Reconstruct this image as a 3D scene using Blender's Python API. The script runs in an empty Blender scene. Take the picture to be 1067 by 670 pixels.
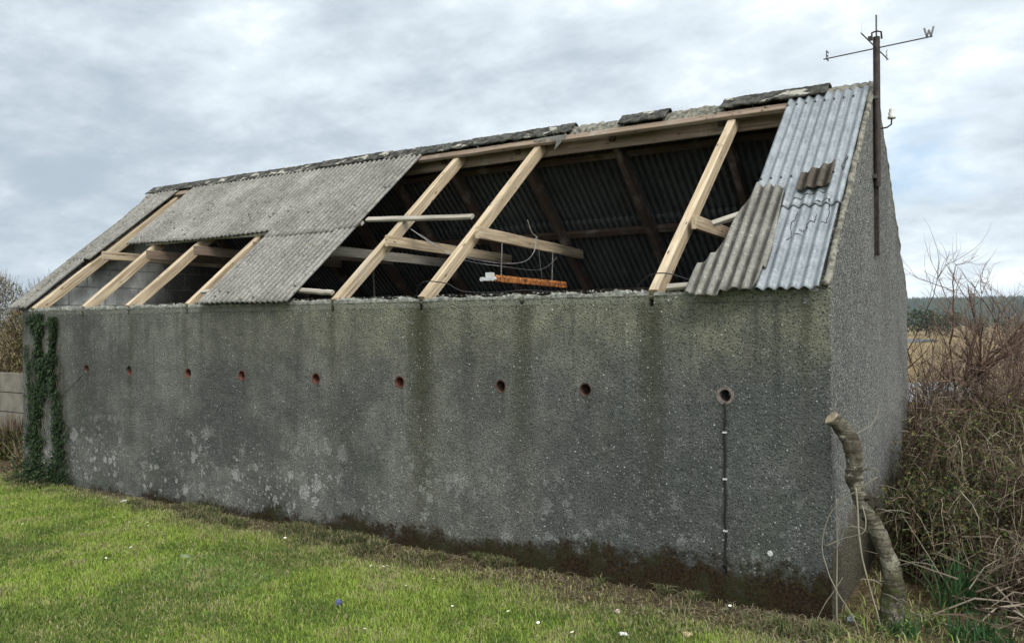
import bpy, bmesh, math, random
import numpy as np
from mathutils import Vector, Matrix, Quaternion
from mathutils import noise as mn
random.seed(7); rng = np.random.default_rng(7)
scn = bpy.context.scene
col = scn.collection
R = math.radians
L, W, H, RZ = 8.586, 3.458, 1.9, 3.43
S = (RZ - H) / (W / 2)                     # roof slope
NN = Vector((0, -S, 1)).normalized()       # front slope normal
NB = Vector((0, S, 1)).normalized()

# ------------------------------------------------------------------ helpers
def tag(o, label=None, cat=None, group=None, kind=None):
    if label: o['label'] = label
    if cat: o['category'] = cat
    if group: o['group'] = group
    if kind: o['kind'] = kind
    return o
def empty(name, loc, label, cat, group=None):
    o = bpy.data.objects.new(name, None); col.objects.link(o); o.location = loc
    o.empty_display_size = .1
    return tag(o, label, cat, group)
class MB:
    def __init__(s): s.v = []; s.f = []; s.c = []
    def add(s, vs, fs, c=0.5):
        n = len(s.v); s.v += [tuple(v) for v in vs]; s.f += [tuple(i + n for i in f) for f in fs]; s.c += [c] * len(vs)
    def tube(s, pts, rad, n=5, c=0.5, cap=True):
        pts = [Vector(p) for p in pts]
        if not hasattr(rad, '__len__'): rad = [rad] * len(pts)
        vs = []; fs = []; ref = None
        for i, p in enumerate(pts):
            t = (pts[min(i + 1, len(pts) - 1)] - pts[max(i - 1, 0)])
            if t.length < 1e-9: t = Vector((0, 0, 1))
            t.normalize()
            if ref is None: ref = t.orthogonal().normalized()
            ref = (ref - t * ref.dot(t))
            if ref.length < 1e-6: ref = t.orthogonal()
            ref.normalize()
            b = t.cross(ref)
            for k in range(n):
                a = 2 * math.pi * k / n
                vs.append(p + (ref * math.cos(a) + b * math.sin(a)) * rad[i])
        for i in range(len(pts) - 1):
            for k in range(n):
                fs.append((i * n + k, i * n + (k + 1) % n, (i + 1) * n + (k + 1) % n, (i + 1) * n + k))
        if cap:
            fs.append(tuple(range(n))[::-1]); fs.append(tuple(range((len(pts) - 1) * n, len(pts) * n)))
        s.add(vs, fs, c)
    def box(s, c, d, rot=None, col=0.5):
        vs = []
        for x in (-1, 1):
            for y in (-1, 1):
                for z in (-1, 1):
                    v = Vector((x * d[0] / 2, y * d[1] / 2, z * d[2] / 2))
                    if rot is not None: v = rot @ v
                    vs.append(v + Vector(c))
        s.add(vs, [(0, 1, 3, 2), (4, 6, 7, 5), (0, 4, 5, 1), (2, 3, 7, 6), (0, 2, 6, 4), (1, 5, 7, 3)], col)
    def leaf(s, p, d, up, l, w, c=.5):
        d = d.normalized(); sd = d.cross(up)
        if sd.length < 1e-4: sd = d.orthogonal()
        sd.normalize(); nrm = sd.cross(d)
        s.add([p, p + d * l * .45 + sd * w + nrm * w * .3, p + d * l, p + d * l * .45 - sd * w + nrm * w * .3],
              [(0, 1, 2), (0, 2, 3)], c)
    def build(s, name, mat, parent=None, smooth=False):
        me = bpy.data.meshes.new(name); me.from_pydata(s.v, [], s.f)
        at = me.attributes.new('tone', 'FLOAT', 'POINT'); at.data.foreach_set('value', np.array(s.c, 'f'))
        me.materials.append(mat)
        if smooth: me.polygons.foreach_set('use_smooth', [True] * len(me.polygons))
        me.update()
        o = bpy.data.objects.new(name, me); col.objects.link(o)
        if parent is not None: o.parent = parent
        return o
def npmesh(name, V, F, mat, tone=None, parent=None, smooth=False):
    """V (n,3) array, F (m,k) array"""
    me = bpy.data.meshes.new(name); k = F.shape[1]
    me.vertices.add(len(V)); me.vertices.foreach_set('co', V.astype('f').ravel())
    me.loops.add(F.size); me.loops.foreach_set('vertex_index', F.astype('i').ravel())
    me.polygons.add(len(F)); me.polygons.foreach_set('loop_start', np.arange(0, F.size, k).astype('i'))
    me.polygons.foreach_set('loop_total', np.full(len(F), k, 'i'))
    if tone is not None:
        at = me.attributes.new('tone', 'FLOAT', 'POINT'); at.data.foreach_set('value', tone.astype('f'))
    me.materials.append(mat); me.update(calc_edges=True)
    if smooth: me.polygons.foreach_set('use_smooth', [True] * len(F))
    o = bpy.data.objects.new(name, me); col.objects.link(o)
    if parent is not None: o.parent = parent
    return o
def fb(x, y, z=0.0, o=4):
    return mn.fractal(Vector((x, y, z)), 1.0, 2.0, o)

# ------------------------------------------------------------------ node dsl
class G:
    def __init__(s, name, rough=.9, spec=.3):
        s.m = bpy.data.materials.new(name); s.m.use_nodes = True; s.t = s.m.node_tree; s.t.nodes.clear()
        s.out = s.n('ShaderNodeOutputMaterial'); s.b = s.n('ShaderNodeBsdfPrincipled')
        s.l(s.b.outputs[0], s.out.inputs[0]); s.b.inputs['Roughness'].default_value = rough
        s.b.inputs['Specular IOR Level'].default_value = spec
        s.tc = s.n('ShaderNodeTexCoord'); s.P = s.tc.outputs['Object']
    def n(s, t): return s.t.nodes.new(t)
    def l(s, a, b): s.t.links.new(a, b)
    def put(s, v, sock):
        if isinstance(v, bpy.types.NodeSocket): s.l(v, sock)
        elif v is not None:
            if sock.type == 'RGBA' and hasattr(v, '__len__') and len(v) == 3: v = (*v, 1)
            sock.default_value = v
    def m_(s, op, a, b=None, c=None, clamp=False):
        n = s.n('ShaderNodeMath'); n.operation = op; n.use_clamp = clamp
        for i, v in enumerate((a, b, c)):
            if v is not None: s.put(v, n.inputs[i])
        return n.outputs[0]
    def map(s, v, a, b, c=0., d=1., smooth=True):
        n = s.n('ShaderNodeMapRange'); n.interpolation_type = 'SMOOTHSTEP' if smooth else 'LINEAR'
        for i, q in enumerate((v, a, b, c, d)): s.put(q, n.inputs[i])
        return n.outputs[0]
    def mix(s, f, a, b, mode='MIX'):
        n = s.n('ShaderNodeMix'); n.data_type = 'RGBA'; n.blend_type = mode
        s.put(f, n.inputs[0]); s.put(a, n.inputs[6]); s.put(b, n.inputs[7]); return n.outputs[2]
    def vec(s, scale=(1, 1, 1), loc=(0, 0, 0), P=None, rot=(0, 0, 0)):
        n = s.n('ShaderNodeMapping'); s.l(P or s.P, n.inputs[0])
        n.inputs['Scale'].default_value = scale; n.inputs['Location'].default_value = loc; n.inputs['Rotation'].default_value = rot
        return n.outputs[0]
    def noise(s, sc, det=3, rough=.55, P=None, dist=0.):
        n = s.n('ShaderNodeTexNoise'); s.l(P or s.P, n.inputs['Vector']); n.inputs['Scale'].default_value = sc
        n.inputs['Detail'].default_value = det; n.inputs['Roughness'].default_value = rough; n.inputs['Distortion'].default_value = dist
        return n.outputs[0]
    def vor(s, sc, P=None, out='Distance', rnd=1.):
        n = s.n('ShaderNodeTexVoronoi'); s.l(P or s.P, n.inputs['Vector']); n.inputs['Scale'].default_value = sc
        n.inputs['Randomness'].default_value = rnd
        return n.outputs[out]
    def xyz(s, P=None):
        n = s.n('ShaderNodeSeparateXYZ'); s.l(P or s.P, n.inputs[0]); return n.outputs
    def attr(s, name='tone'):
        n = s.n('ShaderNodeAttribute'); n.attribute_name = name; return n.outputs['Fac']
    def bump(s, h, dist=.01, strength=1., prev=None):
        n = s.n('ShaderNodeBump'); s.put(h, n.inputs['Height']); n.inputs['Distance'].default_value = dist
        n.inputs['Strength'].default_value = strength
        if prev: s.l(prev, n.inputs['Normal'])
        return n.outputs[0]
    def fin(s, colr=None, bump=None, rough=None, metal=None):
        if colr is not None: s.put(colr, s.b.inputs['Base Color'])
        if bump is not None: s.l(bump, s.b.inputs['Normal'])
        if rough is not None: s.put(rough, s.b.inputs['Roughness'])
        if metal is not None: s.put(metal, s.b.inputs['Metallic'])
        return s.m

def simple(name, c, rough=.8, metal=0., var=.3, sc=20, bump=.002, c2=None):
    g = G(name, rough); n = g.noise(sc, 4)
    c2 = c2 or tuple(x * (1 - var) for x in c)
    k = g.mix(g.map(n, .35, .65), c2, c)
    return g.fin(k, g.bump(g.noise(sc * 4, 3), bump), metal=metal)

# ---- wall render (front)
def wall_mat():
    g = G('dark_cement_render', .95, .06)
    x, y, z = g.xyz()
    big = g.noise(.9, 4, .6); med = g.noise(6, 4, .65); fine = g.noise(45, 3, .7)
    c = g.mix(g.map(big, .38, .62), (.090, .086, .077), (.182, .175, .152))
    # cooler, darker area toward the right
    right = g.m_('MULTIPLY', g.map(x, -2.6, -.9), g.map(g.noise(1.7, 3), .3, .6))
    c = g.mix(g.m_('MULTIPLY', right, .75), c, (.078, .085, .082))
    # olive weathering along the top
    ol = g.m_('MULTIPLY', g.map(g.m_('ADD', z, g.m_('MULTIPLY', g.noise(2.3, 3), .7)), 1.55, 2.25), g.map(x, -6.5, -3.2))
    c = g.mix(g.m_('MULTIPLY', ol, .85), c, (.235, .222, .155))
    gr = g.m_('MULTIPLY', g.map(g.noise(1.4, 3, P=g.vec((1, 1, 1), (7, 3, 2))), .5, .68), g.map(z, 1.4, .6))
    c = g.mix(g.m_('MULTIPLY', gr, .55), c, (.072, .090, .058))
    c = g.mix(g.map(med, .3, .75, 0., .55), c, (.045, .048, .047))
    med2 = g.noise(11, 5, .7, P=g.vec((1, 1, 1), (3, 9, 4)))
    c = g.mix(g.map(med2, .52, .72, 0., .6), c, (.165, .165, .152))
    # run-off streaks
    st = g.noise(1, 4, .6, P=g.vec((9, 1, .35)))
    stm = g.m_('MULTIPLY', g.map(st, .5, .72), g.map(z, .2, 1.9, .15, .9))
    c = g.mix(g.m_('MULTIPLY', stm, .55), c, (.040, .042, .036))
    wob = g.m_('MULTIPLY', g.m_('SUBTRACT', g.noise(1.6, 2, P=g.vec((1, 1, 1.5))), .5), .12)
    xs = g.m_('ADD', x, wob)
    for x0, wd, lo, am in ((-2.92, .21, -.4, .95), (-2.03, .13, .3, .65), (-1.06, .15, .3, .65), (-3.83, .07, .9, .55), (-6.57, .09, .1, .5), (-5.72, .07, .8, .5), (-7.4, .06, .9, .4), (-4.75, .06, .8, .35), (-.13, .06, .9, .5)):
        dd = g.map(g.m_('ABSOLUTE', g.m_('SUBTRACT', xs, x0)), 0, wd, 1, 0)
        dd = g.m_('MULTIPLY', dd, g.map(z, lo, 1.85, .25, 1))
        c = g.mix(g.m_('MULTIPLY', dd, am), c, (.050, .048, .026))
    # stains under the pipes
    for x0 in (-8.13, -7.34, -6.6, -5.68, -4.93, -4.02, -3.13, -2.21, -1.54):
        dd = g.map(g.m_('ABSOLUTE', g.m_('SUBTRACT', x, x0 + .02)), 0, .035, 1, 0)
        dd = g.m_('MULTIPLY', dd, g.m_('MULTIPLY', g.map(z, .92, 1.22), g.map(z, 1.24, 1.2)))
        c = g.mix(g.m_('MULTIPLY', dd, .45), c, (.035, .036, .03))
    # top crust a bit lighter
    c = g.mix(g.m_('MULTIPLY', g.map(z, 1.8, 1.83), g.map(med, .3, .7, .2, .7)), c, (.20, .20, .16))
    ln = g.m_('MULTIPLY', g.map(g.m_('ABSOLUTE', g.m_('SUBTRACT', g.m_('ADD', z, g.m_('MULTIPLY', med, .012)), 1.817)), 0, .007, 1, 0), g.map(med, .3, .6))
    c = g.mix(g.m_('MULTIPLY', ln, .5), c, (.035, .036, .03))
    # lichen rosettes
    PW = g.vec((1, .2, 1))
    for sc, thr, of in ((7, .46, 0), (12, .42, 3), (27, .36, 6), (40, .36, 9)):
        pv = g.vec((1, .2, 1), (of, of, of))
        nz = g.noise(30, 3, P=pv)
        nn = g.n('ShaderNodeTexVoronoi'); g.l(pv, nn.inputs['Vector']); nn.inputs['Scale'].default_value = sc
        rv = g.xyz(nn.outputs['Color'])[0]
        dist = g.m_('ADD', nn.outputs['Distance'], g.m_('MULTIPLY', g.m_('SUBTRACT', nz, .5), 1.1))
        spot = g.map(dist, g.m_('MULTIPLY', rv, thr), g.m_('MULTIPLY', rv, thr + .07), 1, 0)
        cl = g.noise(1.6, 2, .5, P=g.vec((1, 1, 1.3), (of + 1.3, 2, 5)))
        zb = g.m_('MULTIPLY', g.map(z, .04, .16), g.map(z, 1.0, .3))
        xb = g.m_('ADD', g.map(x, -2.2, -4.2, .45, 1.), 0)
        mk = g.m_('MULTIPLY', g.m_('MULTIPLY', zb, xb), g.map(cl, .48, .60))
        mk = g.m_('MULTIPLY', mk, g.m_('MULTIPLY', spot, g.map(rv, .35, .6)))
        c = g.mix(g.m_('MULTIPLY', mk, .75), c, (.34, .335, .31))
    # pale scuffs upper right
    sf = g.m_('MULTIPLY', g.map(g.noise(16, 5, .75), .56, .68), g.map(g.noise(2.2, 2, P=g.vec((1, 1, 1), (4, 4, 1))), .5, .62))
    c = g.mix(g.m_('MULTIPLY', sf, .5), c, (.27, .275, .26))
    # aggregate speckle: light and dark grains
    v = g.n('ShaderNodeTexVoronoi'); g.l(g.P, v.inputs['Vector']); v.inputs['Scale'].default_value = 82
    r = g.xyz(v.outputs['Color'])
    gl = g.m_('MULTIPLY', g.map(r[0], .74, .82), g.map(v.outputs['Distance'], .2, .42, 1, 0))
    c = g.mix(g.m_('MULTIPLY', gl, .8), c, (.33, .325, .30))
    v3 = g.n('ShaderNodeTexVoronoi'); g.l(g.P, v3.inputs['Vector']); v3.inputs['Scale'].default_value = 42
    r3 = g.xyz(v3.outputs['Color'])
    g3 = g.m_('MULTIPLY', g.map(r3[0], .93, .945), g.map(v3.outputs['Distance'], .12, .24, 1, 0))
    c = g.mix(g.m_('MULTIPLY', g3, .9), c, (.55, .55, .52))
    gd = g.m_('MULTIPLY', g.map(r[1], .6, .68), g.map(v.outputs['Distance'], .25, .5, 1, 0))
    c = g.mix(g.m_('MULTIPLY', gd, .85), c, (.016, .023, .022))
    c = g.mix(g.map(fine, .3, .7, 0, .35), c, (.03, .031, .03))
    # white spot of lichen
    px = g.m_('SUBTRACT', x, -.34); pz = g.m_('SUBTRACT', z, .34)
    rr = g.m_('SQRT', g.m_('ADD', g.m_('MULTIPLY', px, px), g.m_('MULTIPLY', pz, pz)))
    c = g.mix(g.map(g.m_('ADD', rr, g.m_('MULTIPLY', fine, .01)), .018, .024, 1, 0), c, (.5, .5, .48))
    # moss and damp at the foot
    mh = g.m_('ADD', g.m_('MULTIPLY', g.m_('POWER', g.noise(2.1, 5, .75, P=g.vec((1, 1, 1.0), (2, 0, 1))), 1.6), .62), g.m_('MULTIPLY', g.noise(26, 4, .8), .17))
    mh = g.m_('ADD', mh, g.map(x, -7., -.4, -.27, -.07, False))
    ms = g.map(g.m_('SUBTRACT', z, mh), -.07, .04, 1, 0)
    mc = g.mix(g.map(g.noise(55, 3, .7), .35, .65), (.010, .007, .004), (.052, .030, .012))
    mc = g.mix(g.map(g.noise(5, 3, .6), .45, .65, 0, .8), mc, (.034, .036, .012))
    mc = g.mix(g.map(g.noise(13, 5, .75, P=g.vec((1, 1, 1), (5, 5, 5))), .54, .68, 0, .6), mc, (.075, .062, .028))
    ms = g.m_('MULTIPLY', ms, g.map(g.noise(9, 5, .8), .28, .44, .45, 1))
    c = g.mix(g.m_('MULTIPLY', ms, .92), c, mc)
    h = g.m_('ADD', g.m_('MULTIPLY', v.outputs['Distance'], -.8), g.m_('MULTIPLY', g.noise(160, 3, .7), .7))
    b = g.bump(h, .007, 1.)
    b = g.bump(g.noise(18, 4, .65), .012, .6, b)
    b = g.bump(g.m_('MULTIPLY', ms, g.noise(60, 4, .8)), .03, 1., b)
    return g.fin(c, b)
def gable_mat():
    g = G('pebbledash_render', .95, .06)
    x, y, z = g.xyz()
    v = g.n('ShaderNodeTexVoronoi'); g.l(g.P, v.inputs['Vector']); v.inputs['Scale'].default_value = 75
    r = g.xyz(v.outputs['Color'])
    c = g.mix(g.map(g.noise(1.3, 4), .35, .65), (.135, .13, .12), (.20, .193, .175))
    c = g.mix(g.map(g.noise(7, 5, .7), .5, .7, 0, .5), c, (.13, .13, .12))
    st = g.noise(1, 4, .6, P=g.vec((1, 10, .4)))
    c = g.mix(g.map(st, .5, .72, 0, .6), c, (.12, .122, .112))
    c = g.mix(g.m_('MULTIPLY', g.map(r[0], .75, .85), .6), c, (.46, .45, .42))
    c = g.mix(g.m_('MULTIPLY', g.map(r[1], .65, .8), .8), c, (.05, .05, .046))
    c = g.mix(g.map(v.outputs['Distance'], .3, .7, 0, .45), c, (.07, .07, .065))
    ms = g.map(g.m_('SUBTRACT', z, g.m_('MULTIPLY', g.noise(3, 4, .7), .9)), -.1, .15, 1, 0)
    c = g.mix(g.m_('MULTIPLY', ms, .75), c, g.mix(g.noise(30, 2), (.02, .02, .012), (.09, .07, .035)))
    b = g.bump(g.m_('ADD', g.m_('MULTIPLY', v.outputs['Distance'], -1), g.m_('MULTIPLY', g.noise(150, 2), .5)), .012, 1.)
    return g.fin(c, g.bump(g.noise(12, 4, .6), .015, .5, b))
def plaster_mat():
    g = G('whitewashed_plaster', .9)
    c = g.mix(g.map(g.noise(1.5, 5, .65), .35, .65), (.22, .222, .21), (.60, .60, .57))
    c = g.mix(g.map(g.noise(1, 4, P=g.vec((5, 5, .6))), .5, .7, 0, .6), c, (.12, .12, .11))
    x, y, z = g.xyz()
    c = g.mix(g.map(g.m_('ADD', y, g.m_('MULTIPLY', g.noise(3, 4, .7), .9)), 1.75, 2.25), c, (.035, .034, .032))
    cbv = g.n('ShaderNodeCombineXYZ'); g.l(y, cbv.inputs[0]); g.l(z, cbv.inputs[1])
    bk = g.n('ShaderNodeTexBrick'); g.l(cbv.outputs[0], bk.inputs['Vector']); bk.inputs['Scale'].default_value = 1.; bk.inputs['Brick Width'].default_value = .44
    bk.inputs['Row Height'].default_value = .215; bk.inputs['Mortar Size'].default_value = .008; bk.inputs['Mortar Smooth'].default_value = .4
    c = g.mix(g.m_('MULTIPLY', bk.outputs['Fac'], .55), c, (.10, .098, .09))
    c = g.mix(g.map(g.noise(14, 5, .8), .54, .66, 0, .6), c, (.13, .125, .115))
    return g.fin(c, g.bump(g.m_('SUBTRACT', g.noise(40, 4), g.m_('MULTIPLY', bk.outputs['Fac'], .6)), .008))
def wood_mat(name, a, b, dk, stain=.3, knots=True):
    g = G(name, .8, .3)
    oi = g.n('ShaderNodeObjectInfo'); rnd = oi.outputs['Random']
    n = g.n('ShaderNodeVectorMath'); n.operation = 'ADD'; g.l(g.P, n.inputs[0])
    cb = g.n('ShaderNodeCombineXYZ'); g.l(g.m_('MULTIPLY', rnd, 37.), cb.inputs[0]); g.l(g.m_('MULTIPLY', rnd, 11.), cb.inputs[1]); g.l(cb.outputs[0], n.inputs[1])
    P = n.outputs[0]
    gr = g.noise(1, 5, .6, P=g.vec((2.2, 55, 55), P=P), dist=.6)
    c = g.mix(g.map(gr, .32, .68), a, b)
    c = g.mix(g.map(g.noise(1, 3, P=g.vec((1.3, 6, 6), P=P)), .45, .7, 0, stain), c, dk)
    if knots:
        kv = g.n('ShaderNodeTexVoronoi'); g.l(g.vec((9, 26, 26), P=P), kv.inputs['Vector']); kv.inputs['Scale'].default_value = 1
        kr = g.xyz(kv.outputs['Color'])[0]
        kk = g.m_('MULTIPLY', g.map(kr, .72, .76), g.map(kv.outputs['Distance'], .12, .26, 1, 0))
        c = g.mix(g.m_('MULTIPLY', kk, .85), c, (.06, .04, .025))
    c = g.mix(g.m_('MULTIPLY', g.map(g.noise(70, 3, P=P), .6, .7), .35), c, dk)
    ck = g.noise(1, 3, .5, P=g.vec((1.1, 70, 70), P=P)); c = g.mix(g.map(ck, .62, .66, 0, .7), c, (.07, .05, .035))
    c = g.mix(g.map(g.noise(4, 4, .7, P=P), .52, .7, 0, .4), c, (.30, .27, .23))
    return g.fin(c, g.bump(gr, .004))
def fibre_mat(name, a, b, spots=1., lich=1.):
    g = G(name, .95, .06)
    oi = g.n('ShaderNodeObjectInfo'); rnd = oi.outputs['Random']
    c = g.mix(g.map(g.noise(3, 5, .65), .3, .7), a, b)
    c = g.mix(g.map(rnd, 0, 1, 0, .22, False), c, tuple(q * .6 for q in a))
    st = g.noise(1, 4, .6, P=g.vec((26, 3, 3)))
    c = g.mix(g.map(st, .5, .75, 0, .35), c, tuple(q * .45 for q in a))
    c = g.mix(g.map(g.noise(38, 4, .75), .55, .68, 0, .55 * lich), c, (.50, .48, .42))
    v = g.n('ShaderNodeTexVoronoi'); g.l(g.P, v.inputs['Vector']); v.inputs['Scale'].default_value = 15
    kr = g.xyz(v.outputs['Color'])[0]
    sp = g.m_('MULTIPLY', g.map(kr, .72, .8), g.map(g.m_('ADD', v.outputs['Distance'], g.m_('MULTIPLY', g.noise(60, 2), .25)), .28, .36, 1, 0))
    c = g.mix(g.m_('MULTIPLY', sp, .85 * spots), c, (.04, .036, .03))
    c = g.mix(g.map(g.noise(17, 5, .8), .5, .64, 0, .5 * spots), c, tuple(q * .42 for q in a)); c = g.mix(g.map(g.noise(75, 3, .8), .52, .64, 0, .75 * spots), c, (.05, .047, .04))
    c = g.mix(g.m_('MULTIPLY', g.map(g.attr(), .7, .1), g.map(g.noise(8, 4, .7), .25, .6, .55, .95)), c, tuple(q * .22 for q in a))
    return g.fin(c, g.bump(g.noise(110, 3, .7), .005))
def metal_mat():
    g = G('galvanised_steel', .45)
    n1 = g.noise(9, 5, .7); n2 = g.noise(70, 3, .7)
    c = g.mix(g.map(n1, .35, .65), (.13, .143, .153), (.22, .236, .246))
    c = g.mix(g.map(n2, .5, .68, 0, .45), c, (.38, .395, .405))
    c = g.mix(g.map(g.noise(26, 4, .75), .58, .7, 0, .45), c, (.30, .32, .335))
    g.b.inputs['Specular IOR Level'].default_value = .5
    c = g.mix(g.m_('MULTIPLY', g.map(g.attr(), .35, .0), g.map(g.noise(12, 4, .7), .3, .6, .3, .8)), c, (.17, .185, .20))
    return g.fin(c, g.bump(n2, .0015), rough=g.map(n1, .3, .7, .38, .6), metal=.25)
def rust_mat():
    g = G('rusty_steel', .9)
    c = g.mix(g.map(g.noise(25, 5, .75), .38, .62), (.11, .032, .012), (.50, .19, .045))
    c = g.mix(g.map(g.noise(45, 4, .8), .48, .60, 0, .85), c, (.045, .016, .010))
    return g.fin(c, g.bump(g.noise(80, 3), .004))
def leafy(name, cols, rough=.7, trans=.15):
    """cols: list of colours picked along the 'tone' attribute"""
    g = G(name, rough, .12); t = g.attr()
    r = g.n('ShaderNodeValToRGB'); e = r.color_ramp.elements
    e[0].position = 0; e[0].color = (*cols[0], 1); e[1].position = 1; e[1].color = (*cols[-1], 1)
    for i, c in enumerate(cols[1:-1]): q = e.new((i + 1) / (len(cols) - 1)); q.color = (*c, 1)
    g.l(t, r.inputs[0])
    m = g.fin(r.outputs[0])
    if trans:
        tr = g.n('ShaderNodeBsdfTranslucent'); g.l(r.outputs[0], tr.inputs[0])
        mx = g.n('ShaderNodeMixShader'); mx.inputs[0].default_value = trans
        g.l(g.b.outputs[0], mx.inputs[1]); g.l(tr.outputs[0], mx.inputs[2]); g.l(mx.outputs[0], g.out.inputs[0])
    return m
def ridge_mat():
    g = G('ridge_cement', .95, .06)
    c = g.mix(g.map(g.noise(14, 4, .7), .4, .6), (.028, .027, .024), (.085, .08, .07))
    nz = g.noise(5.5, 5, .6, P=g.vec((1, 1.6, 1.6), (1, 0, 3)))
    c = g.mix(g.map(nz, .56, .60, 0, .9), c, (.34, .32, .27))
    c = g.mix(g.map(g.noise(60, 3, .8), .58, .68, 0, .7), c, (.025, .024, .02))
    return g.fin(c, g.bump(g.noise(60, 4, .7), .008))

M = dict(
    wall=wall_mat(), gable=gable_mat(), plaster=plaster_mat(),
    pine=wood_mat('weathered_pine', (.29, .21, .13), (.52, .415, .285), (.19, .14, .09), .6),
    ridgew=wood_mat('brown_pine', (.15, .105, .075), (.24, .175, .125), (.10, .07, .05), .5),
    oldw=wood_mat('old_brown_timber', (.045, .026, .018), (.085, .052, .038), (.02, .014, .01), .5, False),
    greyw=wood_mat('greyed_timber', (.20, .18, .145), (.42, .38, .32), (.09, .075, .06), .5, False),
    pale=wood_mat('bleached_batten', (.19, .165, .13), (.37, .33, .275), (.12, .10, .08), .3, False),
    fib=fibre_mat('weathered_fibre_cement', (.165, .156, .140), (.275, .262, .236)),
    fibd=fibre_mat('torn_fibre_cement', (.165, .155, .135), (.26, .245, .215), .7, .9),
    fibp=fibre_mat('mossy_fibre_cement', (.07, .058, .045), (.14, .12, .10), 1., .25),
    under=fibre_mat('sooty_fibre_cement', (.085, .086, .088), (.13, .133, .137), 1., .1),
    metal=metal_mat(), rust=rust_mat(), ridge=ridge_mat(),
    mortar=simple('rough_mortar', (.26, .255, .22), .95, var=.6, sc=28, bump=.01),
    verge=simple('lichened_verge_mortar', (.22, .205, .165), .95, var=.65, sc=26, bump=.01),
    lett=simple('tarnished_letter', (.22, .22, .22), .5, .5), terra=simple('red_clay', (.135, .052, .036), .85, var=.5, sc=30),
    darkclay=simple('stained_clay', (.10, .06, .045), .9, var=.5, sc=35),
    greyclay=simple('dusty_clay', (.17, .135, .12), .9, var=.4, sc=40),
    black=simple('black_rubber', (.012, .012, .013), .55),
    polev=simple('brown_painted_steel', (.048, .034, .028), .55, .3, var=.5, sc=18),
    dsteel=simple('dull_dark_steel', (.09, .085, .08), .5, .6, var=.4),
    white=simple('white_plastic', (.50, .50, .48), .45, var=.15),
    ceram=simple('grey_white_ceramic', (.55, .54, .5), .35, var=.25),
    chainm=simple('old_chain_steel', (.30, .29, .28), .5, .6),
    floor=simple('dusty_concrete_floor', (.16, .15, .135), .95, sc=3),
    stone=simple('pale_field_stone', (.42, .39, .34), .9, var=.4, sc=12, bump=.01),
    hole=simple('wet_dark_cement', (.02, .019, .017), .95),
)

# ================================================================== GROUND
def ground_z(x, y):
    d = math.hypot(x, y)
    z = 0.02 * fb(x * .5, y * .5) * min(1, max(0, (abs(y + 3) - 1) / 6))
    t = max(0, min(1, (y - 6) / 34)); t = t * t * (3 - 2 * t)
    z -= 3.2 * t
    # bog and low brown rise
    q = max(0, 1 - ((y - 330) / 60) ** 2) if abs(y - 330) < 60 else 0
    z += q * (2.6 * max(0, min(1, (x + 28) / 40)))
    if y > 60: z += .25 * fb(x * .03, y * .03)
    if y > 600:
        u = min(1, (y - 600) / 950); u = u * u * (3 - 2 * u)
        z += u * (29 + 6 * fb(x * .0012 + 4, y * .0007) + .012 * max(-250, min(250, x)))
    # ponds
    for cx, cy, rx, ry in PONDS:
        e = ((x - cx) / rx) ** 2 + ((y - cy) / ry) ** 2
        if e < 1.5: z = min(z, -3.45 if e < .9 else -3.45 + (e - .9) * .4)
    return z
PONDS = [(-4.9, 58, 3.2, 8.5), (-26, 205, 9, 17)]
def ground_mat():
    g = G('ground_cover', .95, .03)
    geo = g.n('ShaderNodeNewGeometry'); P = geo.outputs['Position']
    x, y, z = g.xyz(P)
    n1 = g.noise(1.1, 4, P=P); n2 = g.noise(9, 4, .7, P=P)
    c = g.mix(g.map(n1, .35, .65), (.085, .115, .028), (.14, .175, .04))
    c = g.mix(g.map(n2, .45, .7, 0, .7), c, (.055, .055, .018))
    # earth strip at the wall foot
    d = g.m_('ADD', y, g.m_('MULTIPLY', g.m_('SUBTRACT', g.noise(2.2, 4, .7, P=P), .5), .55))
    lim = g.map(x, -6.5, -2.0, -.14, -.48)
    dirt = g.map(g.m_('SUBTRACT', d, lim), -.08, .12)
    dc = g.mix(g.map(g.noise(25, 4, .7, P=P), .35, .65), (.030, .021, .012), (.115, .085, .050))
    c = g.mix(dirt, c, dc)
    far = g.map(y, 8, 30); br = g.mix(g.map(g.noise(.25, 5, .7, P=P), .35, .65), (.15, .105, .055), (.24, .18, .095))
    br = g.mix(g.map(g.noise(.9, 4, .7, P=P), .5, .65, 0, .7), br, (.06, .055, .03))
    c = g.mix(far, c, br)
    c = g.mix(g.map(y, 560, 700), c, (.018, .030, .022))
    return g.fin(c, g.bump(g.noise(30, 4, .7, P=P), .02))
def build_ground():
    xs = [-1500 + 0 * i for i in range(0)]
    def axis(lo, hi, d0, grow):
        out = [0.]; s = d0
        while out[-1] < hi: out.append(out[-1] + s); s *= grow if out[-1] > 3 else 1
        neg = [0.]; s = d0
        while neg[-1] > lo: neg.append(neg[-1] - s); s *= grow if neg[-1] < -10 else 1
        return sorted(set(neg[1:] + out))
    X = axis(-2600, 2600, .5, 1.09); Y = axis(-2600, 3200, .5, 1.045)
    V = np.array([(x, y, ground_z(x, y)) for y in Y for x in X]); nx = len(X)
    i, j = np.meshgrid(np.arange(nx - 1), np.arange(len(Y) - 1))
    a = (j * nx + i).ravel(); F = np.stack([a, a + 1, a + nx + 1, a + nx], 1)
    tag(npmesh('ground', V, F, ground_mat(), smooth=True), kind='structure')
build_ground()
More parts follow.
